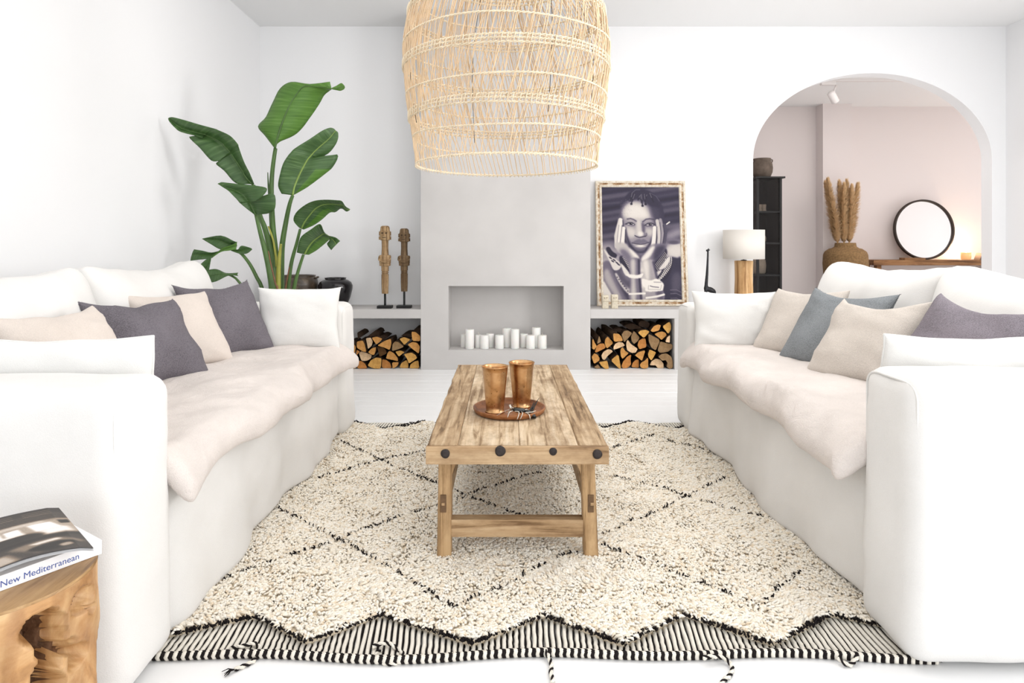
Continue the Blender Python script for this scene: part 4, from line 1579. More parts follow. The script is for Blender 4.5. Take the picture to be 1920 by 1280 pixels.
# bracelets
p.poly([(640, 1790), (720, 1800), (850, 1810), (950, 1780), (940, 1830), (880, 1870), (700, 1860)], 0.93, 5)
p.line([(690, 2155), (830, 2150), (975, 2145)], 34, 0.93, 1, 5)
p.poly([(935, 1880), (1080, 1910), (1200, 1880), (1290, 1930), (1330, 1980), (1320, 2060), (1280, 2100), (1010, 2110), (980, 2040), (930, 1990)], 0.93, 6)
p.line([(1050, 2000), (1040, 2070), (1270, 2075), (1290, 1990)], 6, 0.35, 0.8, 4)
p.line([(1080, 2010), (1130, 2025), (1180, 2030), (1235, 2035)], 16, 0.2, 0.75, 5)
p.line([(1150, 1940), (1280, 1945)], 12, 0.2, 0.6, 6)
p.line([(1005, 2225), (1100, 2215), (1220, 2195), (1330, 2165)], 36, 0.93, 1, 5)
p.line([(1415, 1880-1000), (1470, 840)], 20, 0.97, 1, 4)
p.A = np.clip(p.A+rs.normal(0, 0.012, p.A.shape), 0, 1)
PORTRAIT = p.A
PSTOPS = [(0.0, srgb(12, 10, 20)), (0.22, srgb(54, 49, 68)), (0.5, srgb(116, 108, 122)), (0.8, srgb(198, 190, 184)), (1.0, srgb(236, 230, 222))]

# ------------------------------------------------------------------ magazine cover (interior photograph)
g = Paint(0, 100, 0, 130, 200, 260, 0.22)        # x: 0 left .. 100 right edge; y: 0 far .. 130 near
g.poly([(0, 0), (100, 0), (100, 14), (0, 16)], 0.20, 1, smooth=False)
g.poly([(0, 16), (100, 14), (100, 38), (0, 40)], 0.33, 2, smooth=False)
for k in range(5):
    g.line([(0, 18+k*4.6), (100, 15+k*4.6)], 1.8, 0.16, 0.7, .6)
for k in range(3):
    for r_ in range(3):
        g.line([(8+k*30, 9+r_*5), (30+k*30, 8+r_*5)], 0.9, 0.6, 0.7, .4)
g.poly([(0, 40), (100, 36), (100, 84), (0, 70)], 0.60, 2, smooth=False)
g.poly([(0, 41), (80, 38), (80, 45), (0, 48)], 0.72, 1.5, smooth=False)
for k in range(4):
    g.poly([(6+k*14, 51), (17+k*14, 50.5), (18+k*14, 66), (7+k*14, 67)], 0.97, .8, smooth=False)
g.poly([(66, 46), (84, 45), (90, 64), (70, 68)], 0.97, 1, smooth=False)
g.poly([(72, 66), (94, 62), (97, 76), (74, 80)], 0.90, 2, smooth=False)
g.poly([(90, 42), (99, 41), (99, 51), (91, 53)], 0.12, .6, smooth=False)
g.poly([(0, 70), (52, 68), (70, 72), (72, 80), (40, 88), (0, 90)], 0.17, 2)
g.poly([(0, 67), (60, 64), (62, 69), (0, 71)], 0.88, 1, smooth=False)
g.poly([(0, 90), (100, 80), (100, 130), (0, 130)], 0.28, 2, smooth=False)
g.poly([(0, 92), (60, 86), (100, 82), (100, 88), (0, 100)], 0.13, 2, smooth=False)
g.poly([(12, 112), (42, 108), (48, 128), (10, 130)], 0.66, 2, smooth=False)
g.poly([(44, 100), (80, 92), (100, 108), (62, 124)], 0.48, 2, smooth=False)
g.poly([(58, 100), (80, 94), (84, 98), (64, 104)], 0.82, 1, smooth=False)
g.poly([(56, 112), (80, 103), (92, 112), (70, 124)], 0.10, 1.5)
g.poly([(78, 113), (86, 110), (88, 116), (80, 119)], 0.62, 1)
g.poly([(0, 96), (10, 94), (12, 128), (0, 130)], 0.72, 1.5, smooth=False)
g.line([(0, 129.4), (100, 129.4)], 1.4, 0.03, 1, .4)
MAGCOVER = np.clip(g.A+rs.normal(0, 0.02, g.A.shape), 0, 1)
MSTOPS = [(0.0, srgb(18, 17, 18)), (0.3, srgb(66, 60, 56)), (0.55, srgb(150, 132, 114)), (0.75, srgb(212, 200, 188)), (1.0, srgb(250, 250, 252))]

# magazine lying askew on the book, its left half lifting a little
mg = thing('magazine', 'glossy magazine with an interior photo cover on the white book', 'magazine', (-0.86, 1.25, STZ+bk_t+0.001))
mz = STZ+bk_t+0.0012
c10 = np.array((-0.955, 1.368, mz+0.004))       # far corner of the right edge
c11 = np.array((-0.763, 1.186, mz+0.004))       # near corner of the right edge
ev = (c11-c10)/np.linalg.norm(c11-c10)
lv = np.array((ev[1], -ev[0], 0.0))             # towards the spine side (left)
wid = 0.212
c00, c01 = c10+lv*wid, c11+lv*wid


def curl(GX, GY):
    t_ = 1-GX
    return 0.013*np.sin(np.clip(t_*1.5, 0, 1)*PI*0.75)*(0.45+0.55*GY)-0.004*np.clip((GX-0.9)/0.1, 0, 1)


def lm(o):
    o.matrix_parent_inverse = Matrix.Translation((0.86, -1.25, -(STZ+bk_t+0.001)))
    return o


lm(printed_sheet('front_cover', MAGCOVER, MSTOPS, c00+np.array((0, 0, .004)), c10+np.array((0, 0, .004)), c01+np.array((0, 0, .004)), M['print_gloss'], mg, curl))
for k in range(3):
    A_ = np.zeros((12, 24))
    dz = np.array((0, 0, 0.0026-0.0013*k))
    ofs = ev*(0.0015*(k+1))
    o = lm(printed_sheet('page_leaf', A_, MSTOPS, c00+dz+ofs, c10+dz+ofs, c01+dz+ofs, M['paper'], mg, curl))
# ================================================================== rattan pendant
LC = Vector((0.004, 2.80, 0))
pend = thing('pendant_lamp', 'large bell-shaped woven rattan pendant lamp hanging above the coffee table', 'lamp', (LC.x, LC.y, 1.44))


def lp(o):
    o.matrix_parent_inverse = Matrix.Translation((-LC.x, -LC.y, -1.44))
    return o


PROF = [(1.440, 0.392), (1.553, 0.404), (1.646, 0.420), (1.73, 0.432), (1.863, 0.444), (1.95, 0.446), (2.03, 0.436), (2.085, 0.424), (2.166, 0.395), (2.26, 0.345), (2.36, 0.275), (2.46, 0.20), (2.54, 0.14), (2.60, 0.11)]
_z = np.array([q[0] for q in PROF])
_r = np.array([q[1] for q in PROF])


def prad(z):
    return np.interp(z, _z, _r)


def ring_pt(th, r, z):
    return Vector((LC.x+r*math.sin(th), LC.y-r*math.cos(th), z))


NR = 236
V_all, F_all = [], []
zs_full = np.linspace(1.440, 2.60, 34)
for i in range(NR):
    th0 = 2*PI*i/NR+random.gauss(0, 0.004)
    lean = 0.55+random.gauss(0, 0.045)
    rr = 0.0019*random.uniform(0.8, 1.25)
    top = 2.60
    # every few canes stop at a band so the weave thins out towards the rim
    z0 = 1.440
    if i % 2 == 1:
        z0 = random.choice((1.646, 1.646, 1.553))
    zs = [z0]+[z for z in zs_full if z > z0+0.01]
    pts = []
    ph = random.uniform(0, 6)
    for z in zs:
        wob = 0.0025*math.sin(z*21+ph)
        r = float(prad(z))+wob+0.0015*random.uniform(-1, 1)
        pts.append(ring_pt(th0+lean*(z-1.44)+0.012*math.sin(z*9+ph), r, z))
    Vv, Ff = tube_arrays(pts, rr, 4, cap=False)
    o_ = len(V_all)
    V_all += Vv
    F_all += [tuple(a+o_ for a in f) for f in Ff]
canes = lp(mesh_obj('upright_canes', V_all, F_all, M['rattan'], pend, True))
canes['kind'] = 'stuff'
# shorter thinner filler canes between the bands (criss-cross on the back)
V_all, F_all = [], []
for i in range(110):
    za = random.choice((1.553, 1.646, 1.73, 1.863, 1.95, 2.085))
    zb = za+random.choice((0.10, 0.2, 0.22))
    th0 = random.uniform(0, 2*PI)
    lean = random.uniform(0.2, 1.3)
    pts = [ring_pt(th0+lean*(z-za), float(prad(z))-0.003, z) for z in np.linspace(za, zb, 6)]
    Vv, Ff = tube_arrays(pts, 0.0015, 4, cap=False)
    o_ = len(V_all)
    V_all += Vv
    F_all += [tuple(a+o_ for a in f) for f in Ff]
fc = lp(mesh_obj('filler_canes', V_all, F_all, M['rattan'], pend, True))
fc['kind'] = 'stuff'


def twisted_ring(mb, z, r, amp, strand, turns, strands=2, n=360, dz=0.0, wave=0.0):
    for s in range(strands):
        pts = []
        for i in range(n):
            th = 2*PI*i/n
            ph = th*turns+2*PI*s/strands
            zz = z+dz+wave*math.sin(th*3+z*40)
            pts.append(ring_pt(th, r+amp*math.cos(ph), zz+amp*math.sin(ph)))
        Vv, Ff = tube_arrays(pts+[pts[0]], strand, 5, cap=False)
        mb.add(Vv, Ff)


for z in (1.646, 1.863, 2.085, 2.28):
    mb = MB()
    r = float(prad(z))
    for dz in (-0.016, 0.0, 0.014):
        twisted_ring(mb, z, r+0.001, 0.0028, 0.0024, 62 if dz else 90, 2, 420, dz, 0.002)
    # lashings over the band
    for i in range(118):
        th = 2*PI*i/118+random.gauss(0, .008)
        rr_ = r+0.0062
        mb.tube([ring_pt(th-0.008, rr_, z-0.019), ring_pt(th+0.002, rr_+0.001, z), ring_pt(th+0.010, rr_, z+0.017)], 0.0017, 4)
    lp(mb.build('woven_band', M['rattan_pale'], pend))
for z in (1.553, 1.735, 1.955, 2.17):
    mb = MB()
    twisted_ring(mb, z, float(prad(z))+0.001, 0.0026, 0.0022, 75, 2, 420, 0, 0.004)
    lp(mb.build('binding_ring', M['rattan_pale'], pend))
mb = MB()
twisted_ring(mb, 1.442, 0.392, 0.0028, 0.0026, 70, 2, 420, 0, 0.001)
for i in range(NR//2):
    th = 2*PI*(2*i)/NR
    mb.tube([ring_pt(th, 0.392, 1.448), ring_pt(th+0.006, 0.396, 1.432)], 0.0022, 4)
lp(mb.build('bottom_rim', M['rattan_pale'], pend))
mb = MB()
twisted_ring(mb, 2.60, 0.11, 0.004, 0.004, 30, 2, 200)
lp(mb.build('top_rim', M['rattan_pale'], pend))
mb = MB()
for k in range(4):
    th = 0.4+k*PI/2
    mb.tube([ring_pt(th, float(prad(z))-0.008, z) for z in np.linspace(1.60, 2.58, 12)], 0.0012, 4)
    mb.tube([ring_pt(th, 0.10, 2.585), Vector((LC.x, LC.y, 2.62))], 0.0012, 4)
lp(mb.build('support_wire', M['black'], pend))
mb = MB()
mb.tube([Vector((LC.x, LC.y, 2.44)), Vector((LC.x, LC.y, 2.50))], 0.022, 16)
mb.tube([Vector((LC.x, LC.y, 2.50)), Vector((LC.x, LC.y, 3.12))], 0.0035, 8)
lp(mb.build('cord', M['black'], pend))
lp(lathe('ceiling_cup', [(0.002, 0), (0.05, 0.0), (0.055, 0.01), (0.055, 0.03)], M['white_metal'], pend, 24, (LC.x, LC.y, 3.12)))

# ================================================================== big-leaved plant
PD = 4.35
def leaf_mat(nm, LEAFC):
    m, nt, bs = new_mat(nm)
    bs.inputs['Roughness'].default_value = 0.38
    bs.inputs['Specular IOR Level'].default_value = 0.45
    uv = nt.nodes.new('ShaderNodeUVMap')
    uv.uv_map = 'leaf'
    sep = nt.nodes.new('ShaderNodeSeparateXYZ')
    nt.links.new(uv.outputs[0], sep.inputs[0])
    mp_ = nt.nodes.new('ShaderNodeMapping')
    mp_.inputs['Scale'].default_value = (1.2, 46, 1)
    nt.links.new(uv.outputs[0], mp_.inputs[0])
    vn = N(nt, 'ShaderNodeTexNoise', Scale=1.0, Detail=3.0)
    nt.links.new(mp_.outputs[0], vn.inputs['Vector'])
    base = ramp(nt, vn.outputs[0], [(0.3, LEAFC[0]), (0.55, LEAFC[1]), (0.75, LEAFC[2])])
    nt.links.new(base, bs.inputs['Base Color'])
    bump(nt, bs, vn.outputs[0], 0.35, 0.004)
    tr_ = N(nt, 'ShaderNodeBsdfTranslucent')
    tr_.inputs[0].default_value = srgb(120, 180, 50)
    ms = N(nt, 'ShaderNodeMixShader')
    ms.inputs[0].default_value = 0.16
    nt.links.new(bs.outputs[0], ms.inputs[1])
    nt.links.new(tr_.outputs[0], ms.inputs[2])
    nt.links.new(ms.outputs[0], nt.nodes['Material Output'].inputs[0])
    return m


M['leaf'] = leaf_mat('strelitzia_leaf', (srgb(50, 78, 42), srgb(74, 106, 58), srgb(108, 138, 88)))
M['leaf_bright'] = leaf_mat('strelitzia_leaf_sunlit_side', (srgb(70, 110, 40), srgb(90, 132, 52), srgb(116, 154, 76)))  # brighter copy of the leaf green, light on the blade put into its colour
M['stem'] = plain('green_stem', srgb(72, 104, 46), 0.4, var=0.2, vscale=9)
M['stem_light'] = plain('light_green_midrib', srgb(130, 156, 74), 0.45)
M['sheath'] = plain('yellow_green_sheath', srgb(150, 150, 60), 0.5, var=0.25, vscale=14)
M['dry'] = plain('dry_brown_sheath', srgb(120, 84, 60), 0.7, var=0.3, vscale=30)
plant = thing('potted_plant', 'tall bird of paradise plant with big torn green leaves behind the sofa arm', 'plant', (-1.55, PD, 0))


def lpl(o):
    o.matrix_parent_inverse = Matrix.Translation((1.55, -PD, 0))
    return o


def c3(x, y):
    return (x/5.333+300, y/5.333+140)


def c4(x, y):
    return (x/5.818+340, y/5.818+340)


def leaf(rows, conv, d_mid, d_l, d_r, d_run=0.0, bright=False, rib=0.006, lit=None):
    """rows: (left, mid, right) picture points; depths of mid rib and both rims give the blade its V fold"""
    n = len(rows)
    m_ = (n-1)*4+1
    seqs = []
    for c in range(3):
        pts = []
        for i, rw in enumerate(rows):
            px, py = conv(*rw[c])
            t = i/(n-1)
            dd = d_mid+d_run*t+(d_l if c == 0 else d_r if c == 2 else 0)*math.sin(PI*min(1, 0.12+t*0.9))
            pts.append(at(px, py, dd))
        seqs.append(catmull(pts, m_))
    C = 6
    V, F, UV = [], [], []
    for i in range(m_):
        L, Mi, R = seqs[0][i], seqs[1][i], seqs[2][i]
        for k in range(2*C+1):
            if k <= C:
                u = k/C
                q = L.lerp(Mi, u)
                bow = math.sin(PI*u)*(L-Mi).length*0.10
            else:
                u = (k-C)/C
                q = Mi.lerp(R, u)
                bow = math.sin(PI*u)*(R-Mi).length*0.10
            q = q+Vector((0, -bow+0.004*mnoise.noise(q*14), 0))
            V.append(q)
            UV.append((k/(2*C), i/(m_-1)))
    w = 2*C+1
    for i in range(m_-1):
        for k in range(2*C):
            F.append((i*w+k, i*w+k+1, (i+1)*w+k+1, (i+1)*w+k))
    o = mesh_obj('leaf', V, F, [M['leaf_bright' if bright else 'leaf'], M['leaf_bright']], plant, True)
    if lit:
        ia, ib, ka = lit           # rows and columns of the folded rim painted in the brighter, lit green
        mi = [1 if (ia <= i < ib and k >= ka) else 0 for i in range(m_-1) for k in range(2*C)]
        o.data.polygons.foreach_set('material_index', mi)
    ul = o.data.uv_layers.new(name='leaf')
    li = np.zeros(len(o.data.loops), np.int32)
    o.data.loops.foreach_get('vertex_index', li)
    ul.data.foreach_set('uv', np.array(UV, np.float32)[li].ravel())
    # make the upper side face the room (front faces towards the camera) unless seen from below
    nrm = sum((p.normal.y for p in o.data.polygons))
    if (nrm > 0) != bright:
        o.data.flip_normals()
    sol = o.modifiers.new('thickness', 'SOLIDIFY')
    sol.thickness = 0.0012
    sol.offset = 0
    lpl(o)
    rp = [q+Vector((0, -0.002, 0)) for q in seqs[1]]
    rr = [rib*(1-0.85*i/(m_-1))+0.0008 for i in range(m_)]
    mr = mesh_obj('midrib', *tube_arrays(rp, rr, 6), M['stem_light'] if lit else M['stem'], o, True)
    return o


# top leaf, seen lit through
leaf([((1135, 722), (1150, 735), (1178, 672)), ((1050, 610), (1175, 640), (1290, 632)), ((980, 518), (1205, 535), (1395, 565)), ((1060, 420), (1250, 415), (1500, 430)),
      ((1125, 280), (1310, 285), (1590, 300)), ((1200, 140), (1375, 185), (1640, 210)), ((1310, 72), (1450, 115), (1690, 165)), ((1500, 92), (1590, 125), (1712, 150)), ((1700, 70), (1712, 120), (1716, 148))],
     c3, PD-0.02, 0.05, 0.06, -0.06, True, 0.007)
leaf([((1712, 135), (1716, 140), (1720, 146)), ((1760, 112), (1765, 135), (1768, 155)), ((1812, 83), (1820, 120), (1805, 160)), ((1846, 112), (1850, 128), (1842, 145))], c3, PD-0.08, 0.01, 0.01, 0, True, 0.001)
# big leaf towards the wall
leaf([((895, 1092), (935, 1100), (940, 1088)), ((760, 1085), (870, 1035), (900, 990)), ((640, 960), (790, 905), (840, 870)), ((560, 892), (720, 800), (800, 760)), ((590, 864), (705, 780), (785, 715)), ((512, 858), (690, 765), (775, 690)),
      ((400, 735), (590, 665), (700, 610)), ((290, 620), (470, 610), (580, 553)), ((430, 630), (450, 600), (550, 540)), ((215, 575), (330, 572), (400, 500)), ((150, 530), (200, 530), (250, 455)), ((95, 470), (105, 450), (130, 425)), ((85, 445), (85, 440), (88, 432))],
     c3, PD, -0.05, -0.10, -0.10, False, 0.009)
# leaf leaning right
leaf([((1215, 1190), (1328, 1205), (1350, 1195)), ((1180, 1110), (1345, 1120), (1480, 1120)), ((1200, 990), (1390, 1010), (1640, 1000)), ((1235, 880), (1430, 930), (1730, 920)), ((1280, 810), (1475, 850), (1772, 797)),
      ((1310, 775), (1505, 815), (1540, 862)), ((1350, 735), (1540, 775), (1680, 790)), ((1500, 640), (1610, 710), (1750, 710)), ((1620, 560), (1690, 640), (1780, 640)), ((1700, 530), (1740, 580), (1782, 590)), ((1740, 540), (1760, 560), (1775, 570))],
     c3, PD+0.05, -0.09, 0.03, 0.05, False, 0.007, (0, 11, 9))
# middle left leaf in front of its neighbours
leaf([((790, 355), (812, 368), (850, 360)), ((730, 310), (780, 300), (960, 345)), ((680, 270), (755, 250), (1025, 285)), ((640, 235), (740, 228), (1000, 130)), ((630, 225), (735, 220), (765, 222)), ((600, 190), (700, 180), (860, 185)),
      ((560, 150), (650, 130), (935, 80)), ((510, 100), (570, 95), (800, 45)), ((440, 55), (480, 65), (600, 25)), ((395, 25), (405, 20), (440, 8))],
     c4, PD-0.12, -0.04, -0.06, -0.08, False, 0.007)
leaf([((1285, 505), (1308, 515), (1335, 525)), ((1225, 430), (1340, 450), (1450, 475)), ((1245, 350), (1390, 380), (1540, 410)), ((1330, 270), (1460, 300), (1620, 340)), ((1440, 215), (1540, 255), (1680, 335)), ((1560, 200), (1620, 245), (1730, 300)),
      ((1690, 205), (1690, 250), (1740, 298)), ((1750, 215), (1760, 260), (1760, 300)), ((1790, 270), (1795, 300), (1800, 328)), ((1842, 303), (1840, 308), (1835, 315))],
     c4, PD, -0.12, 0.04, -0.05, False, 0.006, (0, 16, 9))
leaf([((1260, 775), (1345, 795), (1390, 800)), ((1275, 690), (1390, 710), (1470, 755)), ((1310, 600), (1440, 650), (1540, 700)), ((1410, 525), (1500, 605), (1620, 630)), ((1515, 465), (1555, 570), (1645, 615)), ((1570, 575), (1600, 590), (1640, 640)), ((1680, 610), (1660, 640), (1590, 680)), ((1732, 650), (1690, 690), (1635, 750))],
     c4, PD-0.05, -0.10, 0.05, -0.05, False, 0.006, (0, 13, 8))
# small torn leaf on the arching stem
leaf([((560, 740), (590, 690), (605, 660)), ((430, 742), (500, 680), (570, 650)), ((330, 690), (400, 640), (430, 590)), ((228, 628), (230, 625), (232, 622))], c4, PD-0.05, -0.02, -0.04, 0, False, 0.003)
leaf([((340, 830), (400, 780), (440, 750)), ((280, 845), (310, 800), (330, 775)), ((180, 855), (200, 800), (230, 755)), ((100, 865), (115, 800), (140, 740))], c4, PD-0.06, -0.02, -0.02, 0, False, 0.003)
leaf([((600, 745), (608, 700), (610, 655)), ((520, 755), (540, 720), (560, 690)), ((430, 770), (440, 750), (450, 725)), ((330, 840), (360, 800), (390, 780))], c4, PD-0.08, -0.01, -0.01, 0, True, 0.004)
leaf([((540, 755), (560, 745), (590, 740)), ((640, 790), (640, 760), (620, 740)), ((720, 785), (710, 740), (660, 700)), ((775, 742), (770, 735), (765, 728))], c4, PD-0.07, -0.01, -0.02, 0, False, 0.002)
leaf([((330, 820), (320, 830), (270, 850)), ((310, 930), (280, 920), (170, 940)), ((295, 985), (240, 980), (160, 970)), ((250, 1045), (240, 1045), (210, 1010))], c4, PD-0.09, -0.01, -0.02, 0, False, 0.002)
leaf([((620, 1030), (610, 1015), (620, 995)), ((510, 1028), (500, 1012), (490, 998)), ((380, 1090), (400, 1010), (400, 960)), ((260, 1110), (300, 1030), (320, 960)), ((215, 1112), (180, 1050), (120, 1005))], c4, PD-0.11, -0.03, 0.03, 0, False, 0.003)


def stem(pts, w, d0=PD, mat='stem', name='stem', d1=None):
    """picture polyline from the leaf down; extended into the pot"""
    n = len(pts)
    P = [at(px, py, (d1 if d1 else d0)+(d0-(d1 if d1 else d0))*i/(n-1)) for i, (px, py) in enumerate(pts)]
    if pts[-1][1] > 530:
        e = P[-1]
        P.append(Vector((e.x*0.45-1.55*0.55, PD*0.55+e.y*0.45, 0.44)))
    Q = catmull(P, 26)
    rr = [(w[0]+(w[1]-w[0])*i/25)*PD/FOC/2 for i in range(26)]
    lpl(mesh_obj(name, *tube_arrays(Q, rr, 10), M[mat], plant, True))


stem([(516.5, 278), (511, 318), (509, 360), (512, 426), (517, 477), (520, 550)], (7, 12), PD+0.02)
stem([(475, 347), (487, 402), (496, 426), (505, 460), (512, 505), (515, 548)], (7, 15), PD)
stem([(549, 366), (543, 383), (536, 417), (529, 460), (527, 500), (526, 548)], (6, 15), PD+0.04)
stem([(480, 403), (488, 436), (497, 470), (506, 512), (511, 548)], (6, 14), PD-0.10)
stem([(563, 429), (556, 457), (546, 495), (539, 548)], (5, 9), PD)
stem([(569, 477), (558, 512), (549, 552)], (5, 8), PD-0.04)
stem([(431, 467), (440, 469), (452, 475), (467, 493), (481, 519), (493, 548)], (4, 8), PD-0.06)
stem([(428, 515), (436, 518), (446, 526), (462, 552)], (3, 6), PD-0.11)
stem([(502, 323), (503, 345), (505, 370), (508, 420), (512, 480)], (1.5, 7), PD+0.03, 'stem', 'spear')
stem([(527, 457), (524, 480), (522, 510), (521, 550)], (4, 13), PD-0.06, 'sheath', 'leaf_sheath')
stem([(503, 424), (512, 450), (517, 480), (519, 500)], (3, 5), PD-0.03, 'sheath', 'leaf_sheath')
stem([(503, 470), (509, 500), (516, 530), (521, 550)], (2, 4), PD-0.13, 'dry', 'leaf_sheath')
stem([(543, 500), (539, 520), (535, 548)], (2, 4), PD-0.02, 'dry', 'leaf_sheath')
M['terracotta_dark'] = plain('dark_clay', srgb(74, 64, 58), 0.7, var=0.25, vscale=8)
M['soil'] = plain('potting_soil', srgb(58, 44, 34), 0.95, bmp=0.6, bscale=90, bdist=0.01)
lpl(lathe('pot', [(0.002, 0.0), (0.14, 0.0), (0.165, 0.02), (0.195, 0.30), (0.20, 0.46), (0.192, 0.465), (0.182, 0.455), (0.178, 0.44)], M['terracotta_dark'], plant, 36, (-1.55, PD, 0)))
lpl(lathe('soil', [(0.002, 0.437), (0.10, 0.44), (0.18, 0.436)], M['soil'], plant, 30, (-1.55, PD, 0), cap=False))
# ================================================================== things on the low shelves
# brown pot and black jar
m, nt, bs = new_mat('old_brown_glaze')
bs.inputs['Roughness'].default_value = 0.32
v = coords(nt)
n1 = N(nt, 'ShaderNodeTexNoise', Scale=9.0, Detail=7.0, Roughness=0.7)
nt.links.new(v, n1.inputs['Vector'])
nt.links.new(ramp(nt, n1.outputs[0], [(0.3, srgb(34, 28, 24)), (0.5, srgb(72, 60, 48)), (0.72, srgb(122, 108, 88))]), bs.inputs['Base Color'])
M['brown_glaze'] = m
c = at(559, 570, 5.86)
pot = thing('glazed_pot', 'brown mottled glazed pot beside the black jar, behind the plant stems', 'pot', (c.x, c.y, SH))
lathe('body', [(0.002, 0.0), (0.10, 0.0), (0.135, 0.03), (0.168, 0.12), (0.178, 0.20), (0.172, 0.245), (0.155, 0.268), (0.150, 0.275), (0.158, 0.283), (0.156, 0.288), (0.145, 0.286), (0.140, 0.272), (0.15, 0.24), (0.15, 0.1), (0.002, 0.03)], M['brown_glaze'], pot, 40, cap=False)
for s in (-1, 1):
    mb = MB().tube(catmull([(s*0.160, -0.03, 0.262), (s*0.180, -0.012, 0.270), (s*0.180, 0.012, 0.270), (s*0.160, 0.03, 0.262)], 10), 0.009, 7)
    mb.build('lug_handle', M['brown_glaze'], pot)
c = at(629, 572, 5.84)
jar = lathe('black_jar', [(0.002, 0.0), (0.09, 0.0), (0.102, 0.01), (0.135, 0.09), (0.153, 0.165), (0.154, 0.195), (0.140, 0.225), (0.112, 0.244), (0.096, 0.249), (0.092, 0.254), (0.097, 0.262), (0.096, 0.266), (0.088, 0.265), (0.084, 0.25), (0.10, 0.235), (0.12, 0.2), (0.002, 0.02)], M['glazed_black'], None, 48, cap=False)
jar.location = (c.x, c.y, SH)
tag(jar, 'glossy black round jar with narrow mouth on the shelf', 'jar')

# carved figures
M['carved_light'] = wood('pale_carved_wood', srgb(96, 72, 48), srgb(160, 130, 94), srgb(190, 162, 124), 'z', 1.3, 0.75, 0.6, 0.6)
M['carved_dark'] = wood('dark_carved_wood', srgb(66, 50, 36), srgb(112, 90, 66), srgb(140, 116, 88), 'z', 1.3, 0.8, 0.6, 0.6)
M['carve_line'] = plain('dark_carved_recess', srgb(52, 38, 26), 0.9)


def stack_loft(name, secs, mat, parent, sup=3.2, seg=24):
    """superellipse sections (z, half width, half depth, x offset)"""
    V, F = [], []
    for (z, a, b, xo) in secs:
        for i in range(seg):
            t = 2*PI*i/seg
            ct, st = math.cos(t), math.sin(t)
            V.append((xo+a*math.copysign(abs(ct)**(2/sup), ct), b*math.copysign(abs(st)**(2/sup), st), z))
    for k in range(len(secs)-1):
        for i in range(seg):
            j = (i+1) % seg
            F.append((k*seg+i, k*seg+j, (k+1)*seg+j, (k+1)*seg+i))
    F.append(tuple(range(seg))[::-1])
    F.append(tuple((len(secs)-1)*seg+i for i in range(seg)))
    return mesh_obj(name, V, F, mat, parent)


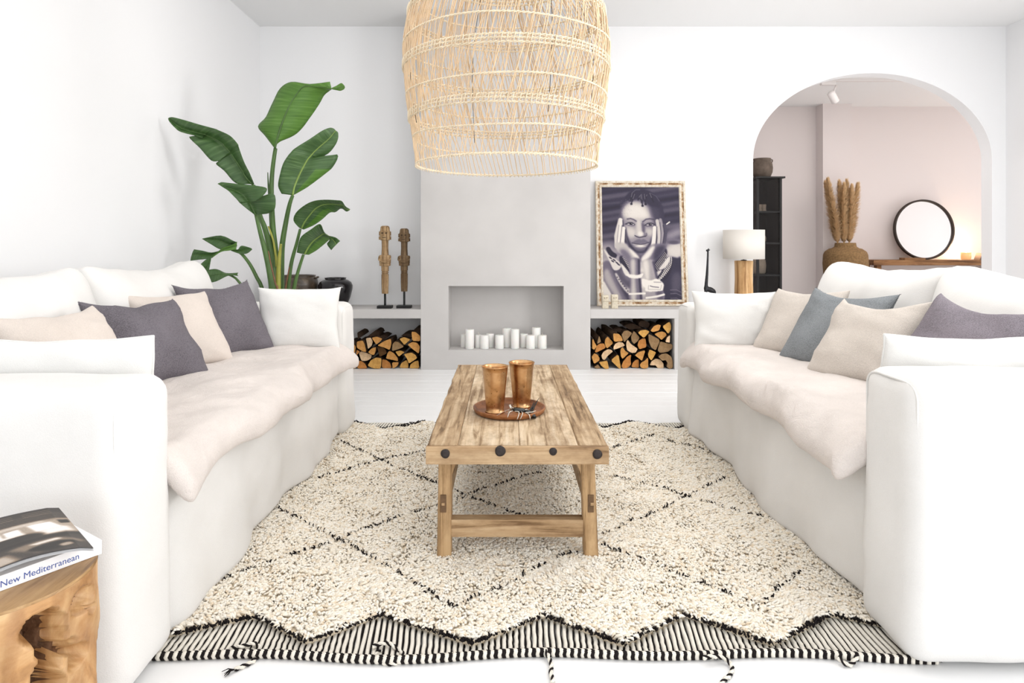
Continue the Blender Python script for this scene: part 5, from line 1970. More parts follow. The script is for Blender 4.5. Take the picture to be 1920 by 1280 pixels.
def carved_figure(px, d, z_top, mat, label, shaft_drop, lean, w=1.0, nose=1.0):
    c = at(px, 575, d)
    t = thing('carved_figure', label, 'sculpture', (c.x, c.y, SH), 0, 'carved wooden figures on stands')
    k = 5.72/FOC
    # stand
    box('stand_base', -0.064, 0.064, -0.05, 0.05, 0.0, 0.024, M['black'], t, 0.002)
    box('stand_rod', -0.0085, 0.0085, -0.0085, 0.0085, 0.024, 0.16, M['black'], t)
    H = z_top
    z0 = shaft_drop

    def zz(f):
        return z0+(H-z0)*f
    body = [(zz(0.0), 0.028*w, 0.026, 0), (zz(0.14), 0.031*w, 0.028, 0), (zz(0.285), 0.031*w, 0.028, 0), (zz(0.290), 0.026*w, 0.023, 0), (zz(0.298), 0.026*w, 0.023, 0),
            (zz(0.302), 0.031*w, 0.028, 0), (zz(0.312), 0.031*w, 0.028, 0), (zz(0.316), 0.026*w, 0.023, 0), (zz(0.324), 0.026*w, 0.023, 0), (zz(0.330), 0.031*w, 0.029, 0), (zz(0.405), 0.032*w, 0.030, 0),
            (zz(0.41), 0.046*w, 0.038, 0), (zz(0.425), 0.049*w, 0.040, 0), (zz(0.44), 0.046*w, 0.038, 0), (zz(0.445), 0.049*w, 0.042, 0), (zz(0.50), 0.050*w, 0.044, 0), (zz(0.53), 0.047*w, 0.040, 0), (zz(0.535), 0.051*w, 0.042, 0), (zz(0.565), 0.050*w, 0.040, 0),
            (zz(0.572), 0.031*w, 0.029, 0), (zz(0.68), 0.028*w, 0.027, 0), (zz(0.79), 0.029*w, 0.028, 0)]
    stack_loft('carved_body', body, mat, t)
    head = stack_loft('carved_head', [(zz(0.785), 0.037*w, 0.035, 0), (zz(0.80), 0.042*w, 0.041, 0), (zz(0.90), 0.044*w, 0.043, 0), (zz(0.925), 0.044*w, 0.044, 0), (zz(0.930), 0.041*w, 0.040, 0), (zz(0.975), 0.038*w, 0.038, 0), (zz(0.992), 0.033*w, 0.033, 0), (zz(1.0), 0.024*w, 0.024, 0)], mat, t)
    for s in (-1, 1):
        mb = MB()
        mb.box(s*0.044*w-0.008, s*0.044*w+0.008, -0.022, 0.016, zz(0.795), zz(0.845))
        mb.box(s*0.043*w-0.0085, s*0.043*w+0.0085, -0.020, 0.016, zz(0.855), zz(0.915))
        mb.build('ear', mat, head, False)
        MB().box(s*0.017*w-0.007, s*0.017*w+0.007, -0.0455, -0.040, zz(0.885), zz(0.899)).build('eye', M['carve_line'], head, False)
    bm = bmesh.new()
    zt, zb = zz(0.905), zz(0.852)
    vs = [bm.verts.new(p) for p in ((-0.006, -0.042, zt), (0.006, -0.042, zt), (-0.010, -0.043, zb), (0.010, -0.043, zb), (0.0, -0.050, zt), (-0.006, -0.057, zb), (0.006, -0.057, zb))]
    for f in ((0, 4, 5, 2), (1, 3, 6, 4), (4, 6, 5), (2, 5, 6, 3), (0, 1, 4), (0, 2, 3, 1)):
        bm.faces.new([vs[i] for i in f])
    bm_obj('nose', bm, mat, head)
    mb = MB().box(-0.036*w, 0.036*w, -0.0485, -0.040, zz(0.908), zz(0.918))
    mb.build('brow', mat, head, False)
    MB().tube([(-0.014*w, -0.0435, zz(0.828)), (0, -0.0455, zz(0.822)), (0.014*w, -0.0435, zz(0.828))], 0.0022, 5).build('mouth', M['carve_line'], head)
    # arms folded round the trunk, marked as raised strips
    for s in (-1, 1):
        mb = MB().tube(catmull([(s*0.050*w, -0.01, zz(0.55)), (s*0.048*w, -0.036, zz(0.50)), (s*0.020*w, -0.046, zz(0.472)), (0, -0.047, zz(0.468))], 12), 0.0065, 6)
        mb.build('carved_arm', mat, t)
    return t


carved_figure(722, 5.72, 0.735, M['carved_light'], 'pale carved wooden figure with broad nose on a black stand', 0.130, 0)
carved_figure(758, 5.74, 0.712, M['carved_dark'], 'darker grey-brown carved figure on black stand, next to the chimney breast', 0.148, 0, 0.98, 0.6)

# ------------------------------------------------------------------ framed portrait, leaning on the wall
m, nt, bs = new_mat('distressed_white_wood')
bs.inputs['Roughness'].default_value = 0.8
v = coords(nt, (1, 1, 1))
n1 = N(nt, 'ShaderNodeTexNoise', Scale=26.0, Detail=9.0, Roughness=0.75, Distortion=0.3)
nt.links.new(v, n1.inputs['Vector'])
nt.links.new(ramp(nt, n1.outputs[0], [(0.30, srgb(140, 104, 66)), (0.42, srgb(206, 190, 166)), (0.55, srgb(226, 218, 204))]), bs.inputs['Base Color'])
bump(nt, bs, n1.outputs[0], 0.4, 0.004)
M['distressed'] = m
m, nt, bs = new_mat('worn_brown_groove')
bs.inputs['Roughness'].default_value = 0.85
v = coords(nt, (1, 1, 1))
n1 = N(nt, 'ShaderNodeTexNoise', Scale=18.0, Detail=8.0, Roughness=0.7)
nt.links.new(v, n1.inputs['Vector'])
nt.links.new(ramp(nt, n1.outputs[0], [(0.36, srgb(112, 78, 48)), (0.48, srgb(170, 136, 98)), (0.58, srgb(220, 208, 190))]), bs.inputs['Base Color'])
M['groove'] = m
fw, fh = 0.838, 1.165
fx0 = at(1120, 575, 5.87).x
pf = thing('framed_portrait', 'large framed monochrome portrait of a person with hands on cheeks, leaning on the wall', 'picture', (fx0+fw/2, 5.865, SH+0.0045))
pf.rotation_euler = (math.radians(-6.2), 0, 0)
# local: x -fw/2..fw/2, z 0..fh, front at y=0, back y=+0.04


def frame_side(name, p0, p1, inward, width, mats):
    """moulding swept along one side with mitred ends; p0->p1 outer edge, inward unit vector"""
    prof = [(0.0, 0.038), (0.0, 0.004), (0.006, 0.0), (0.018, 0.0), (0.020, 0.007), (0.036, 0.009), (0.040, 0.003), (0.050, 0.001), (width, 0.010), (width, 0.038)]
    V, F, mi = [], [], []
    d = (p1-p0).normalized()
    for (a, y) in prof:
        for (p, s) in ((p0, 1), (p1, -1)):
            q = p+inward*a+d*(s*a)
            V.append((q.x, y, q.z))
    for k in range(len(prof)-1):
        F.append((2*k, 2*k+1, 2*k+3, 2*k+2))
        mi.append(1 if k in (3, 4) else 0)
    F.append((2*len(prof)-2, 2*len(prof)-1, 1, 0))
    mi.append(0)
    o = mesh_obj(name, V, F, mats, pf)
    o.data.polygons.foreach_set('material_index', mi)
    bm = bmesh.new()
    bm.from_mesh(o.data)
    bmesh.ops.recalc_face_normals(bm, faces=bm.faces[:])
    bm.to_mesh(o.data)
    bm.free()
    return o


W2 = fw/2
fwid = 0.058
cs = [Vector((-W2, 0, 0)), Vector((W2, 0, 0)), Vector((W2, 0, fh)), Vector((-W2, 0, fh))]
for i, inw in enumerate((Vector((0, 0, 1)), Vector((-1, 0, 0)), Vector((0, 0, -1)), Vector((1, 0, 0)))):
    frame_side('frame_rail', cs[i], cs[(i+1) % 4], inw, fwid, [M['distressed'], M['groove']])
printed_sheet('portrait_print', PORTRAIT, PSTOPS, (-W2+fwid-0.002, 0.012, fh-fwid+0.002), (W2-fwid+0.002, 0.012, fh-fwid+0.002), (-W2+fwid-0.002, 0.012, fwid-0.002), M['print'], pf)
box('backing_board', -W2+0.01, W2-0.01, 0.016, 0.034, 0.01, fh-0.01, M['groove'], pf)

# two tiny stone heads in front of the frame
M['stone'] = plain('pale_sandstone', srgb(214, 204, 184), 0.9, var=0.12, vscale=60, bmp=0.5, bscale=200)
for px, hgt, lab in ((1134.5, 0.118, 'small square-headed stone figure at the portrait corner, nearest the chimney breast'), (1152, 0.123, 'taller small stone figure in front of the portrait frame')):
    c = at(px, 574, 5.70)
    t = thing('stone_figure', lab, 'figurine', (c.x, c.y, SH), 0, 'small stone figures by the portrait')
    w = 0.029
    stack_loft('stone_body', [(0.0, w, w*0.9, 0), (0.004, w*1.04, w, 0), (0.030, w*1.02, w, 0), (0.033, w*0.97, w*0.93, 0), (0.058, w*0.98, w*0.95, 0), (0.062, w*0.86, w*0.8, 0)], M['stone'], t, 5)
    hd = stack_loft('stone_head', [(0.062, w*0.86, w*0.8, 0), (0.066, w*1.05, w, 0), (hgt-0.008, w*1.06, w, 0), (hgt, w*0.95, w*0.85, 0)], M['stone'], t, 5)
    for s in (-1, 1):
        MB().box(s*0.011-0.004, s*0.011+0.004, -w-0.002, -w+0.004, 0.092, 0.098).build('eye', M['carved_light'], hd, False)
    MB().box(-0.003, 0.003, -w-0.004, -w+0.004, 0.080, 0.100).build('nose', M['stone'], hd, False)

# giraffe figurine
gc = at(1328, 561, 5.80)
gi = thing('giraffe_figurine', 'dark bronze giraffe figurine with very long neck beside the table lamp', 'figurine', (gc.x, gc.y, SH))
M['bronze'] = plain('dark_bronze', srgb(44, 44, 47), 0.45, 0.6, var=0.3, vscale=40)
GL = 0.085
mb = MB()
mb.sphere((0.020, 0, GL+0.072), (0.044, 0.024, 0.025), 16, 10, Matrix.Rotation(math.radians(22), 3, 'Y'))
mb.sphere((-0.018, 0, GL+0.085), (0.022, 0.020, 0.036), 14, 10)
mb.tube(catmull([(-0.020, 0, GL+0.085), (-0.018, 0, GL+0.13), (-0.011, 0, GL+0.22), (-0.006, 0, GL+0.32), (-0.003, 0, GL+0.425)], 18), [0.021-0.0135*(i/17)**0.6 for i in range(18)], 10)
mb.sphere((-0.008, -0.002, GL+0.430), (0.015, 0.010, 0.010), 12, 8, Matrix.Rotation(math.radians(-15), 3, 'Y'))
for s in (-1, 1):
    mb.tube([(0.002, s*0.006, GL+0.434), (0.003, s*0.009, GL+0.448)], [0.0038, 0.0035], 6)
    mb.tube([(0.004, s*0.006, GL+0.430), (0.016, s*0.013, GL+0.437)], [0.0045, 0.002], 6)
    mb.tube([(-0.022, s*0.012, GL+0.075), (-0.022, s*0.014, GL+0.02), (-0.018, s*0.015, 0.045), (-0.016, s*0.015, 0.0)], [0.012, 0.008, 0.006, 0.008], 8)
    mb.tube([(0.050, s*0.012, GL+0.058), (0.056, s*0.016, GL+0.018), (0.050, s*0.016, 0.045), (0.048, s*0.016, 0.0)], [0.015, 0.010, 0.006, 0.008], 8)
mb.tube(catmull([(0.056, 0, GL+0.078), (0.068, 0, GL+0.055), (0.066, 0, GL+0.025)], 8), 0.003, 6)
g_ = mb.build('giraffe_body', M['bronze'], gi)
rm = g_.modifiers.new('weld', 'REMESH')
rm.mode = 'VOXEL'
rm.voxel_size = 0.0035
rm.use_smooth_shade = True

# table lamp
tl = at(1394.5, 562, 5.82)
lamp = thing('table_lamp', 'table lamp with white drum shade on a round wooden post', 'lamp', (tl.x, tl.y, SH))
M['lamp_wood'] = wood('oiled_log_post', srgb(150, 108, 66), srgb(204, 162, 112), srgb(224, 190, 142), 'z', 0.6, 0.5, 0.35, 0.15)
m, nt, bs = new_mat('off_white_shade_linen')
bs.inputs['Base Color'].default_value = srgb(244, 240, 234)
bs.inputs['Roughness'].default_value = 0.9
tr_ = N(nt, 'ShaderNodeBsdfTranslucent')
tr_.inputs[0].default_value = srgb(244, 238, 230)
ms = N(nt, 'ShaderNodeMixShader')
ms.inputs[0].default_value = 0.3
nt.links.new(bs.outputs[0], ms.inputs[1])
nt.links.new(tr_.outputs[0], ms.inputs[2])
nt.links.new(ms.outputs[0], nt.nodes['Material Output'].inputs[0])
M['shade'] = m
prof = []
for i in range(13):
    z = 0.417*i/12
    prof.append((0.0795+0.002*math.sin(z*17), z))
lathe('wooden_post', [(0.002, 0.0)]+prof+[(0.077, 0.421), (0.002, 0.421)], M['lamp_wood'], lamp, 40, cap=False)
lathe('collar', [(0.002, 0.421), (0.026, 0.421), (0.026, 0.427), (0.006, 0.430), (0.006, 0.457), (0.016, 0.459), (0.016, 0.505), (0.002, 0.505)], M['black'], lamp, 20, cap=False)
lathe('lamp_shade', [(0.178, 0.437), (0.180, 0.437), (0.180, 0.700), (0.178, 0.700), (0.1765, 0.697), (0.1765, 0.440)], M['shade'], lamp, 56, cap=False)
mb = MB()
for k in range(3):
    a = 2*PI*k/3
    mb.tube([(0.016*math.cos(a), 0.016*math.sin(a), 0.49), (0.177*math.cos(a), 0.177*math.sin(a), 0.49)], 0.0018, 5)
mb.build('shade_spider', M['black'], lamp)
mb = MB().tube([(-0.012, -0.012, 0.430), (-0.012, -0.012, 0.470)], 0.003, 6)
mb.tube([(0.012, -0.012, 0.430), (0.012, -0.012, 0.470)], 0.003, 6)
mb.build('switch', M['silver'], lamp)

# ================================================================== candles in the niche
CN = [  # crop x centre, half width, top, base (1920x1120 crop of 830..1070 x 530..670)
    (305, 34, 775, 968, 0.10, False), (405, 66, 712, 1000, 0.02, False), (540, 60, 782, 975, 0.075, True), (628, 67, 800, 1000, 0.02, False), (720, 48, 770, 975, 0.10, False), (852, 66, 797, 1000, 0.02, False),
    (963, 67, 685, 970, 0.11, False), (1085, 66, 705, 995, 0.03, False), (1216, 62, 772, 975, 0.10, False), (1318, 66, 797, 998, 0.02, False), (1405, 66, 685, 985, 0.09, False), (1495, 68, 795, 992, 0.035, True)]
for i, (cx_, hw, tp, bs_, dy, wk) in enumerate(CN):
    hw = max(hw, 58)
    d = FACE+0.055+dy
    sc_ = d/FOC/8
    px = 830+cx_/8
    if i == 0:
        px += 2.5
    if i == 4:
        px -= 1.2
    X = (px-VX)*d/FOC
    hgt = (bs_-tp)*FACE/FOC/8*1.02
    r = hw*sc_*0.98
    tall = hgt > 0.15
    back = dy > 0.06
    lab = ('tall' if tall else 'short')+' white pillar candle '+('in the back row' if back else 'in the front row')+' of the grey niche'
    if wk:
        lab = 'short white pillar candle with a standing wick, '+('back row of the niche' if back else 'front row of the niche')
    o = thing('pillar_candle', lab, 'candle', (X, d, NZ0+0.0005), 0, 'pillar candles in the chimney niche')
    k = random.uniform(-.02, .03)
    lathe('wax', [(0.001, 0), (r*0.97, 0), (r, 0.003), (r*(1-k), hgt*0.5), (r*(1-k*1.5), hgt-0.004), (r*0.96, hgt), (r*0.6, hgt-0.002), (0.001, hgt-0.003)], M['candle'], o, 28, cap=False)
    if wk:
        MB().tube(catmull([(0.004, 0, hgt-0.003), (0.0, 0, hgt+0.012), (-0.006, 0, hgt+0.026)], 8), 0.0017, 5).build('wick', M['wick'], o)
    else:
        MB().tube([(0, 0, hgt-0.004), (0.001, 0, hgt+0.004)], 0.0013, 5).build('wick', M['wick'], o)

# ================================================================== firewood
m, nt, bs = new_mat('split_log_face')
bs.inputs['Roughness'].default_value = 0.85
bs.inputs['Specular IOR Level'].default_value = 0.15
oi = nt.nodes.new('ShaderNodeObjectInfo')
v = coords(nt, (1, 0.2, 1))
n1 = N(nt, 'ShaderNodeTexNoise', Scale=22.0, Detail=6.0, Roughness=0.65, Distortion=0.8)
nt.links.new(v, n1.inputs['Vector'])
r1 = ramp(nt, n1.outputs[0], [(0.25, (0.60, 0.52, 0.45, 1)), (0.6, (1, 1, 1, 1)), (0.8, (1.0, 0.97, 0.92, 1))])
mx = N(nt, 'ShaderNodeMix', _data_type='RGBA', _blend_type='MULTIPLY')
mx.inputs['Factor'].default_value = 1
nt.links.new(r1, mx.inputs[6])
nt.links.new(oi.outputs['Color'], mx.inputs[7])
nt.links.new(mx.outputs[2], bs.inputs['Base Color'])
bump(nt, bs, n1.outputs[0], 0.5, 0.006)
M['log_face'] = m
M['bark'] = plain('dark_bark', srgb(66, 50, 38), 0.95, spec=0.1, var=0.45, vscale=22, bmp=0.8, bscale=60, bdist=0.012)
TONES = {'o': srgb(206, 152, 88), 'y': srgb(212, 164, 92), 'p': srgb(228, 196, 158), 'd': srgb(152, 124, 90), 'k': srgb(96, 68, 40), 'b': srgb(60, 46, 36), 'r': srgb(198, 136, 76)}
WORDS = {'o': 'orange-brown', 'y': 'yellow', 'p': 'pale', 'd': 'dull grey-brown', 'k': 'dark-faced', 'b': 'bark-covered', 'r': 'reddish'}


def shape_word(P):
    n = len(P)
    xs_, ys_ = [q[0] for q in P], [q[1] for q in P]
    asp = (max(xs_)-min(xs_))/(max(ys_)-min(ys_)+1e-6)
    ar = abs(sum(P[i][0]*P[(i+1) % n][1]-P[(i+1) % n][0]*P[i][1] for i in range(n)))/2
    s = 'wide' if asp > 1.45 else 'tall' if asp < 0.72 else 'compact'
    return s


def log(poly, conv, y0, length, tone, where, group, rear=(0, 0)):
    P = []
    n = len(poly)
    # round the traced outline a little
    for i in range(n):
        a, b, c_ = poly[i-1], poly[i], poly[(i+1) % n]
        P.append((b[0]*0.86+a[0]*0.14, b[1]*0.86+a[1]*0.14))
        P.append((b[0]*0.86+c_[0]*0.14, b[1]*0.86+c_[1]*0.14))
    W = [at(*conv(*q), FACE+0.02) for q in P]
    cx_ = sum(q.x for q in W)/len(W)
    cz_ = sum(q.z for q in W)/len(W)
    bz = min(q.z for q in W)
    lift = max(0.0, 0.002-bz)
    pts = [((q.x-cx_)*0.985, 0, (q.z-cz_)*0.985) for q in W]
    V, F = [], []
    m_ = len(pts)
    for k in range(5):
        t = k/4
        s = 1.0-0.05*t
        for q in pts:
            jx = 0.004*mnoise.noise(Vector((q[0]*30+cx_*7, k*1.7, q[2]*30))) if 0 < k else 0
            V.append((q[0]*s+jx+rear[0]*t, t*length, max(q[2]*s+jx+rear[1]*t, -cz_-lift+0.002)))
    F.append(tuple(range(m_)))
    for k in range(4):
        for i in range(m_):
            j = (i+1) % m_
            F.append((k*m_+j, k*m_+i, (k+1)*m_+i, (k+1)*m_+j))
    F.append(tuple(4*m_+i for i in range(m_))[::-1])
    me = bpy.data.meshes.new('firewood_log')
    me.from_pydata(V, [], F)
    bm = bmesh.new()
    bm.from_mesh(me)
    bmesh.ops.recalc_face_normals(bm, faces=bm.faces[:])
    bm.to_mesh(me)
    bm.free()
    o = data_obj('firewood_log', me, [M['log_face'], M['bark']])
    mi = [1]*len(me.polygons)
    for p_ in me.polygons:
        if abs(p_.normal.y) > 0.9:
            mi[p_.index] = 0
    me.polygons.foreach_set('material_index', mi)
    o.location = (cx_, y0, cz_+lift)
    o.color = TONES[tone]
    area_ = abs(sum(W[i].x*W[(i+1) % len(W)].z-W[(i+1) % len(W)].x*W[i].z for i in range(len(W))))/2
    size = 'large' if area_ > 0.0062 else 'small' if area_ < 0.0030 else 'medium-sized'
    layer = 'bottom' if bz < 0.05 else 'lower middle' if bz < 0.13 else 'upper middle' if bz < 0.2 else 'top'
    tag(o, '%s %s %s split log, %s layer of the stack under the %s' % (size, WORDS[tone], shape_word(poly), layer, where), 'firewood', group)
    return o


def cl_(x, y):
    return (640+x/8, 560+y/8)


def cr_(x, y):
    return (1100+x/10.667, 590+y/10.667)


LEFT = [
    ('o', [(230, 640), (320, 625), (350, 680), (375, 800), (320, 790), (230, 735)]), ('p', [(352, 600), (430, 590), (460, 650), (440, 720), (385, 765), (372, 690)]),
    ('o', [(445, 590), (520, 572), (612, 605), (560, 660), (515, 695)]), ('o', [(530, 705), (640, 635), (740, 600), (748, 680), (722, 775), (640, 735)]),
    ('o', [(400, 800), (450, 745), (520, 722), (515, 780), (490, 845), (440, 835)]), ('k', [(522, 730), (600, 730), (650, 770), (672, 830), (560, 885), (540, 800)]),
    ('p', [(250, 820), (290, 790), (450, 850), (435, 905), (370, 940), (290, 938)]), ('r', [(232, 945), (290, 940), (350, 980), (388, 1055), (235, 1058)]),
    ('y', [(390, 1005), (440, 920), (520, 880), (605, 890), (590, 1050), (480, 1045)]), ('r', [(600, 920), (660, 930), (720, 975), (748, 1055), (592, 1055)]),
    ('o', [(660, 905), (680, 830), (712, 785), (780, 820), (835, 890), (845, 945), (760, 925)]), ('o', [(755, 955), (860, 955), (840, 1010), (765, 1055)]),
    ('d', [(757, 785), (765, 680), (800, 640), (860, 650), (940, 720), (850, 760)]), ('y', [(858, 610), (930, 582), (1030, 620), (980, 660), (935, 705)]),
    ('y', [(800, 800), (870, 780), (945, 805), (900, 840), (855, 875)]), ('o', [(985, 690), (1060, 650), (1130, 660), (1178, 720), (1160, 830), (1080, 770)]),
    ('y', [(935, 830), (1050, 805), (1110, 840), (1140, 890), (1010, 975), (985, 900)]), ('y', [(858, 1055), (890, 980), (970, 935), (995, 990), (998, 1060)]),
    ('y', [(1015, 1060), (1030, 1000), (1090, 955), (1150, 940), (1165, 1060)]), ('o', [(1047, 495), (1110, 500), (1180, 560), (1180, 640), (1060, 635)]), ('r', [(225, 765), (280, 790), (225, 850)]),
]
for i, (tn, poly) in enumerate(LEFT):
    log(poly, cl_, FACE+0.022+0.012*((i*7) % 4), 0.30, tn, 'carved figures', 'firewood under the carved figures')
for tn, poly in (('b', [(350, 590), (410, 545), (470, 500), (520, 515), (545, 570), (445, 585)]), ('b', [(205, 520), (260, 530), (290, 580), (215, 625)]), ('b', [(540, 585), (590, 572), (660, 605), (630, 632), (570, 650)]),
                 ('b', [(860, 585), (920, 550), (1030, 545), (1040, 600), (1000, 600), (930, 575)]), ('b', [(1060, 480), (1150, 455), (1180, 460), (1180, 545), (1110, 492)])):
    log(poly, cl_, FACE+0.10, 0.28, tn, 'carved figures', 'firewood under the carved figures')
# the stack goes on behind the sofa arm
for k in (8, 10, 15, 18):
    tn, poly = LEFT[k]
    dx = {8: -375, 10: -825, 15: -962, 18: -1165}[k]
    log([(a+dx, b) for a, b in poly], cl_, FACE+0.03, 0.30, tn, 'carved figures', 'firewood under the carved figures')

RIGHT = [
    ('o', [(112, 500), (130, 480), (165, 560), (205, 630), (155, 700), (112, 680)], 0), ('d', [(215, 590), (225, 520), (255, 420), (295, 540)], (-.05, .06)), ('r', [(170, 755), (215, 620), (270, 585), (355, 580), (395, 670), (200, 765)], 0),
    ('o', [(375, 580), (385, 500), (435, 440), (552, 575), (425, 690), (390, 640)], (-.04, .05)), ('o', [(525, 370), (640, 380), (700, 440), (730, 525), (545, 542)], (-.065, .045)), ('p', [(540, 650), (580, 580), (650, 545), (730, 560), (775, 620), (640, 675), (545, 705)], 0),
    ('d', [(710, 400), (760, 330), (840, 320), (925, 375), (850, 470), (760, 565), (730, 470)], 0), ('d', [(905, 440), (960, 325), (1080, 465), (1040, 540), (965, 600), (915, 540)], 0), ('y', [(1025, 360), (1080, 310), (1190, 300), (1262, 335), (1145, 470)], 0),
    ('o', [(1280, 325), (1350, 230), (1440, 195), (1495, 215), (1455, 320), (1330, 350)], 0), ('y', [(1525, 240), (1670, 140), (1705, 220), (1700, 300), (1650, 395)], 0), ('o', [(1370, 400), (1440, 360), (1530, 345), (1600, 370), (1625, 420), (1520, 520), (1480, 480)], 0),
    ('p', [(1580, 520), (1610, 450), (1670, 405), (1665, 560), (1585, 545)], 0), ('d', [(1240, 390), (1300, 410), (1480, 510), (1390, 725), (1300, 660), (1250, 540)], 0), ('d', [(1480, 540), (1600, 570), (1735, 600), (1730, 680), (1640, 750), (1480, 775), (1430, 720)], 0),
    ('r', [(1035, 620), (1060, 530), (1130, 485), (1195, 480), (1220, 660), (1070, 705)], 0), ('p', [(790, 600), (800, 530), (825, 500), (880, 580), (1025, 680), (980, 760), (900, 765), (810, 710)], 0), ('o', [(680, 740), (690, 680), (725, 650), (780, 730), (850, 770), (725, 890), (690, 840)], 0),
    ('o', [(105, 850), (160, 775), (230, 810), (270, 880), (260, 930), (155, 995)], 0), ('p', [(305, 830), (350, 750), (440, 700), (510, 710), (540, 750), (440, 830), (370, 925), (325, 900)], 0), ('y', [(245, 945), (330, 935), (415, 920), (450, 1085), (370, 1085), (290, 1020)], 0),
    ('y', [(485, 920), (640, 790), (695, 1085), (655, 1088)], (-.03, .03)), ('r', [(705, 1040), (740, 950), (820, 850), (905, 805), (890, 900), (900, 1010), (830, 1080), (730, 1088)], 0), ('r', [(910, 1060), (940, 970), (1000, 915), (1060, 905), (1065, 1080)], 0),
    ('o', [(1065, 1000), (1100, 950), (1160, 920), (1230, 850), (1235, 1060), (1150, 1080), (1085, 1055)], 0), ('o', [(970, 815), (1040, 750), (1185, 710), (1115, 930), (1040, 870)], 0), ('y', [(1240, 790), (1270, 700), (1400, 755), (1380, 810), (1310, 930), (1250, 860)], 0),
    ('p', [(1280, 1030), (1310, 950), (1400, 895), (1490, 910), (1560, 990), (1565, 1086), (1440, 1086), (1400, 1030)], 0), ('d', [(1430, 835), (1500, 785), (1600, 770), (1690, 830), (1725, 930), (1728, 1060), (1660, 1086), (1600, 1040), (1620, 960), (1580, 905), (1510, 920)], 0), ('d', [(150, 1050), (235, 995), (285, 1075), (200, 1080)], 0),
]
for i, (tn, poly, rear) in enumerate(RIGHT):
    log(poly, cr_, FACE+0.022+0.012*((i*5) % 4), 0.30, tn, 'framed portrait', 'firewood under the framed portrait', rear or (0, 0))
for tn, poly in (('b', [(780, 250), (880, 210), (1000, 215), (1120, 270), (1160, 300), (960, 320), (900, 330)]), ('b', [(1080, 200), (1120, 150), (1230, 145), (1320, 200), (1280, 300), (1100, 260)]), ('b', [(580, 330), (650, 300), (760, 310), (720, 380), (640, 370)])):
    log(poly, cr_, FACE+0.12, 0.28, tn, 'framed portrait', 'firewood under the framed portrait')

# ================================================================== beyond the arch
# black glazed cabinet
cab = thing('display_cabinet', 'narrow black metal display cabinet with glass sides beyond the arch', 'cabinet', (3.63, 9.1, 0))
CX0, CX1, CY0, CY1 = 3.455, 3.80, 8.80, 9.28
CZ = 2.0


def lc(o):
    o.matrix_parent_inverse = Matrix.Translation((-3.63, -9.1, 0))
    return o


for (a, b) in ((CX0, CY0), (CX1-0.032, CY0), (CX0, CY1-0.03), (CX1-0.032, CY1-0.03)):
    lc(box('post', a, a+0.032, b, b+0.03, 0.0, CZ, M['black'], cab))
lc(box('cabinet_top', CX0-0.02, CX1+0.035, CY0-0.03, CY1+0.01, CZ, CZ+0.025, M['black'], cab, 0.004))
SHELF_Z = [at(1440, q, 8.8).z for q in (397, 456, 516)]+[0.12]
for z in SHELF_Z:
    lc(box('cabinet_shelf', CX0+0.005, CX1-0.005, CY0+0.004, CY1-0.004, z-0.012, z+0.012, M['black'], cab))
m, nt, bs = new_mat('smoked_glass')
bs.inputs['Base Color'].default_value = (0.03, 0.028, 0.028, 1)
bs.inputs['Roughness'].default_value = 0.08
bs.inputs['Alpha'].default_value = 0.22
M['smoked'] = m
M['mesh_back'] = plain('dark_back_panel', srgb(40, 34, 33), 0.8)
lc(box('back_panel', CX0+0.03, CX1-0.03, CY1-0.02, CY1-0.008, 0.1, CZ, M['mesh_back'], cab))
lc(box('side_panel', CX1-0.024, CX1-0.014, CY0+0.03, CY1-0.03, 0.1, CZ, M['mesh_back'], cab))
lc(box('glass_front', CX0+0.032, CX1-0.032, CY0+0.010, CY0+0.016, 0.1, CZ, M['smoked'], cab))
lc(box('glass_side', CX0+0.010, CX0+0.016, CY0+0.03, CY1-0.03, 0.1, CZ, M['smoked'], cab))
# jar on top
M['grey_clay'] = plain('weathered_grey_clay', srgb(104, 92, 82), 0.9, var=0.3, vscale=12, bmp=0.4, bscale=50)
c = at(1430.5, 333, 8.95)
jr = thing('clay_jar', 'weathered grey-brown clay jar with small lugs on top of the cabinet', 'jar', (c.x, 8.98, CZ+0.0255))
s = 8.98/FOC
prof = [(0.002, 0), (13*s, 0), (15*s, 2*s), (18.2*s, 10*s), (19*s, 18*s), (18*s, 26*s), (15.5*s, 31*s), (15*s, 33*s), (16*s, 35.5*s), (15.2*s, 36*s), (13.5*s, 33*s), (15*s, 26*s), (12*s, 6*s), (0.002, 3*s)]
lathe('body', prof, M['grey_clay'], jr, 36, cap=False)
for q in (-1, 1):
    MB().tube(catmull([(q*15.5*s, 0, 33*s), (q*18.6*s, 0, 34*s), (q*19.2*s, 0, 31*s), (q*17.5*s, 0, 28*s)], 10), 1.1*s, 6).build('lug', M['grey_clay'], jr)
# objects on the cabinet shelves
M['pale_clay'] = plain('pale_clay', srgb(206, 188, 168), 0.9, var=0.1, vscale=30)
for px in (1424.5, 1432.5):
    c = at(px, 394, 8.98)
    o = lathe('pale_cup', [(0.002, 0), (0.026, 0), (0.03, 0.01), (0.026, 0.045), (0.03, 0.08), (0.029, 0.10), (0.024, 0.098), (0.002, 0.09)], M['pale_clay'], None, 20, cap=False)
    o.location = (c.x, 8.98, SHELF_Z[0]+0.0125)
    tag(o, 'small pale clay cup on the top shelf of the black cabinet', 'cup', 'cups in the cabinet')
c = at(1431.5, 454, 8.98)
o = lathe('pale_vase', [(0.002, 0), (0.02, 0), (0.034, 0.03), (0.037, 0.06), (0.028, 0.09), (0.018, 0.10), (0.002, 0.1)], M['pale_clay'], None, 20, cap=False)
o.location = (c.x, 8.98, SHELF_Z[1]+0.0125)
tag(o, 'small rounded pale vase on the middle cabinet shelf', 'vase')
c = at(1421, 514, 9.0)
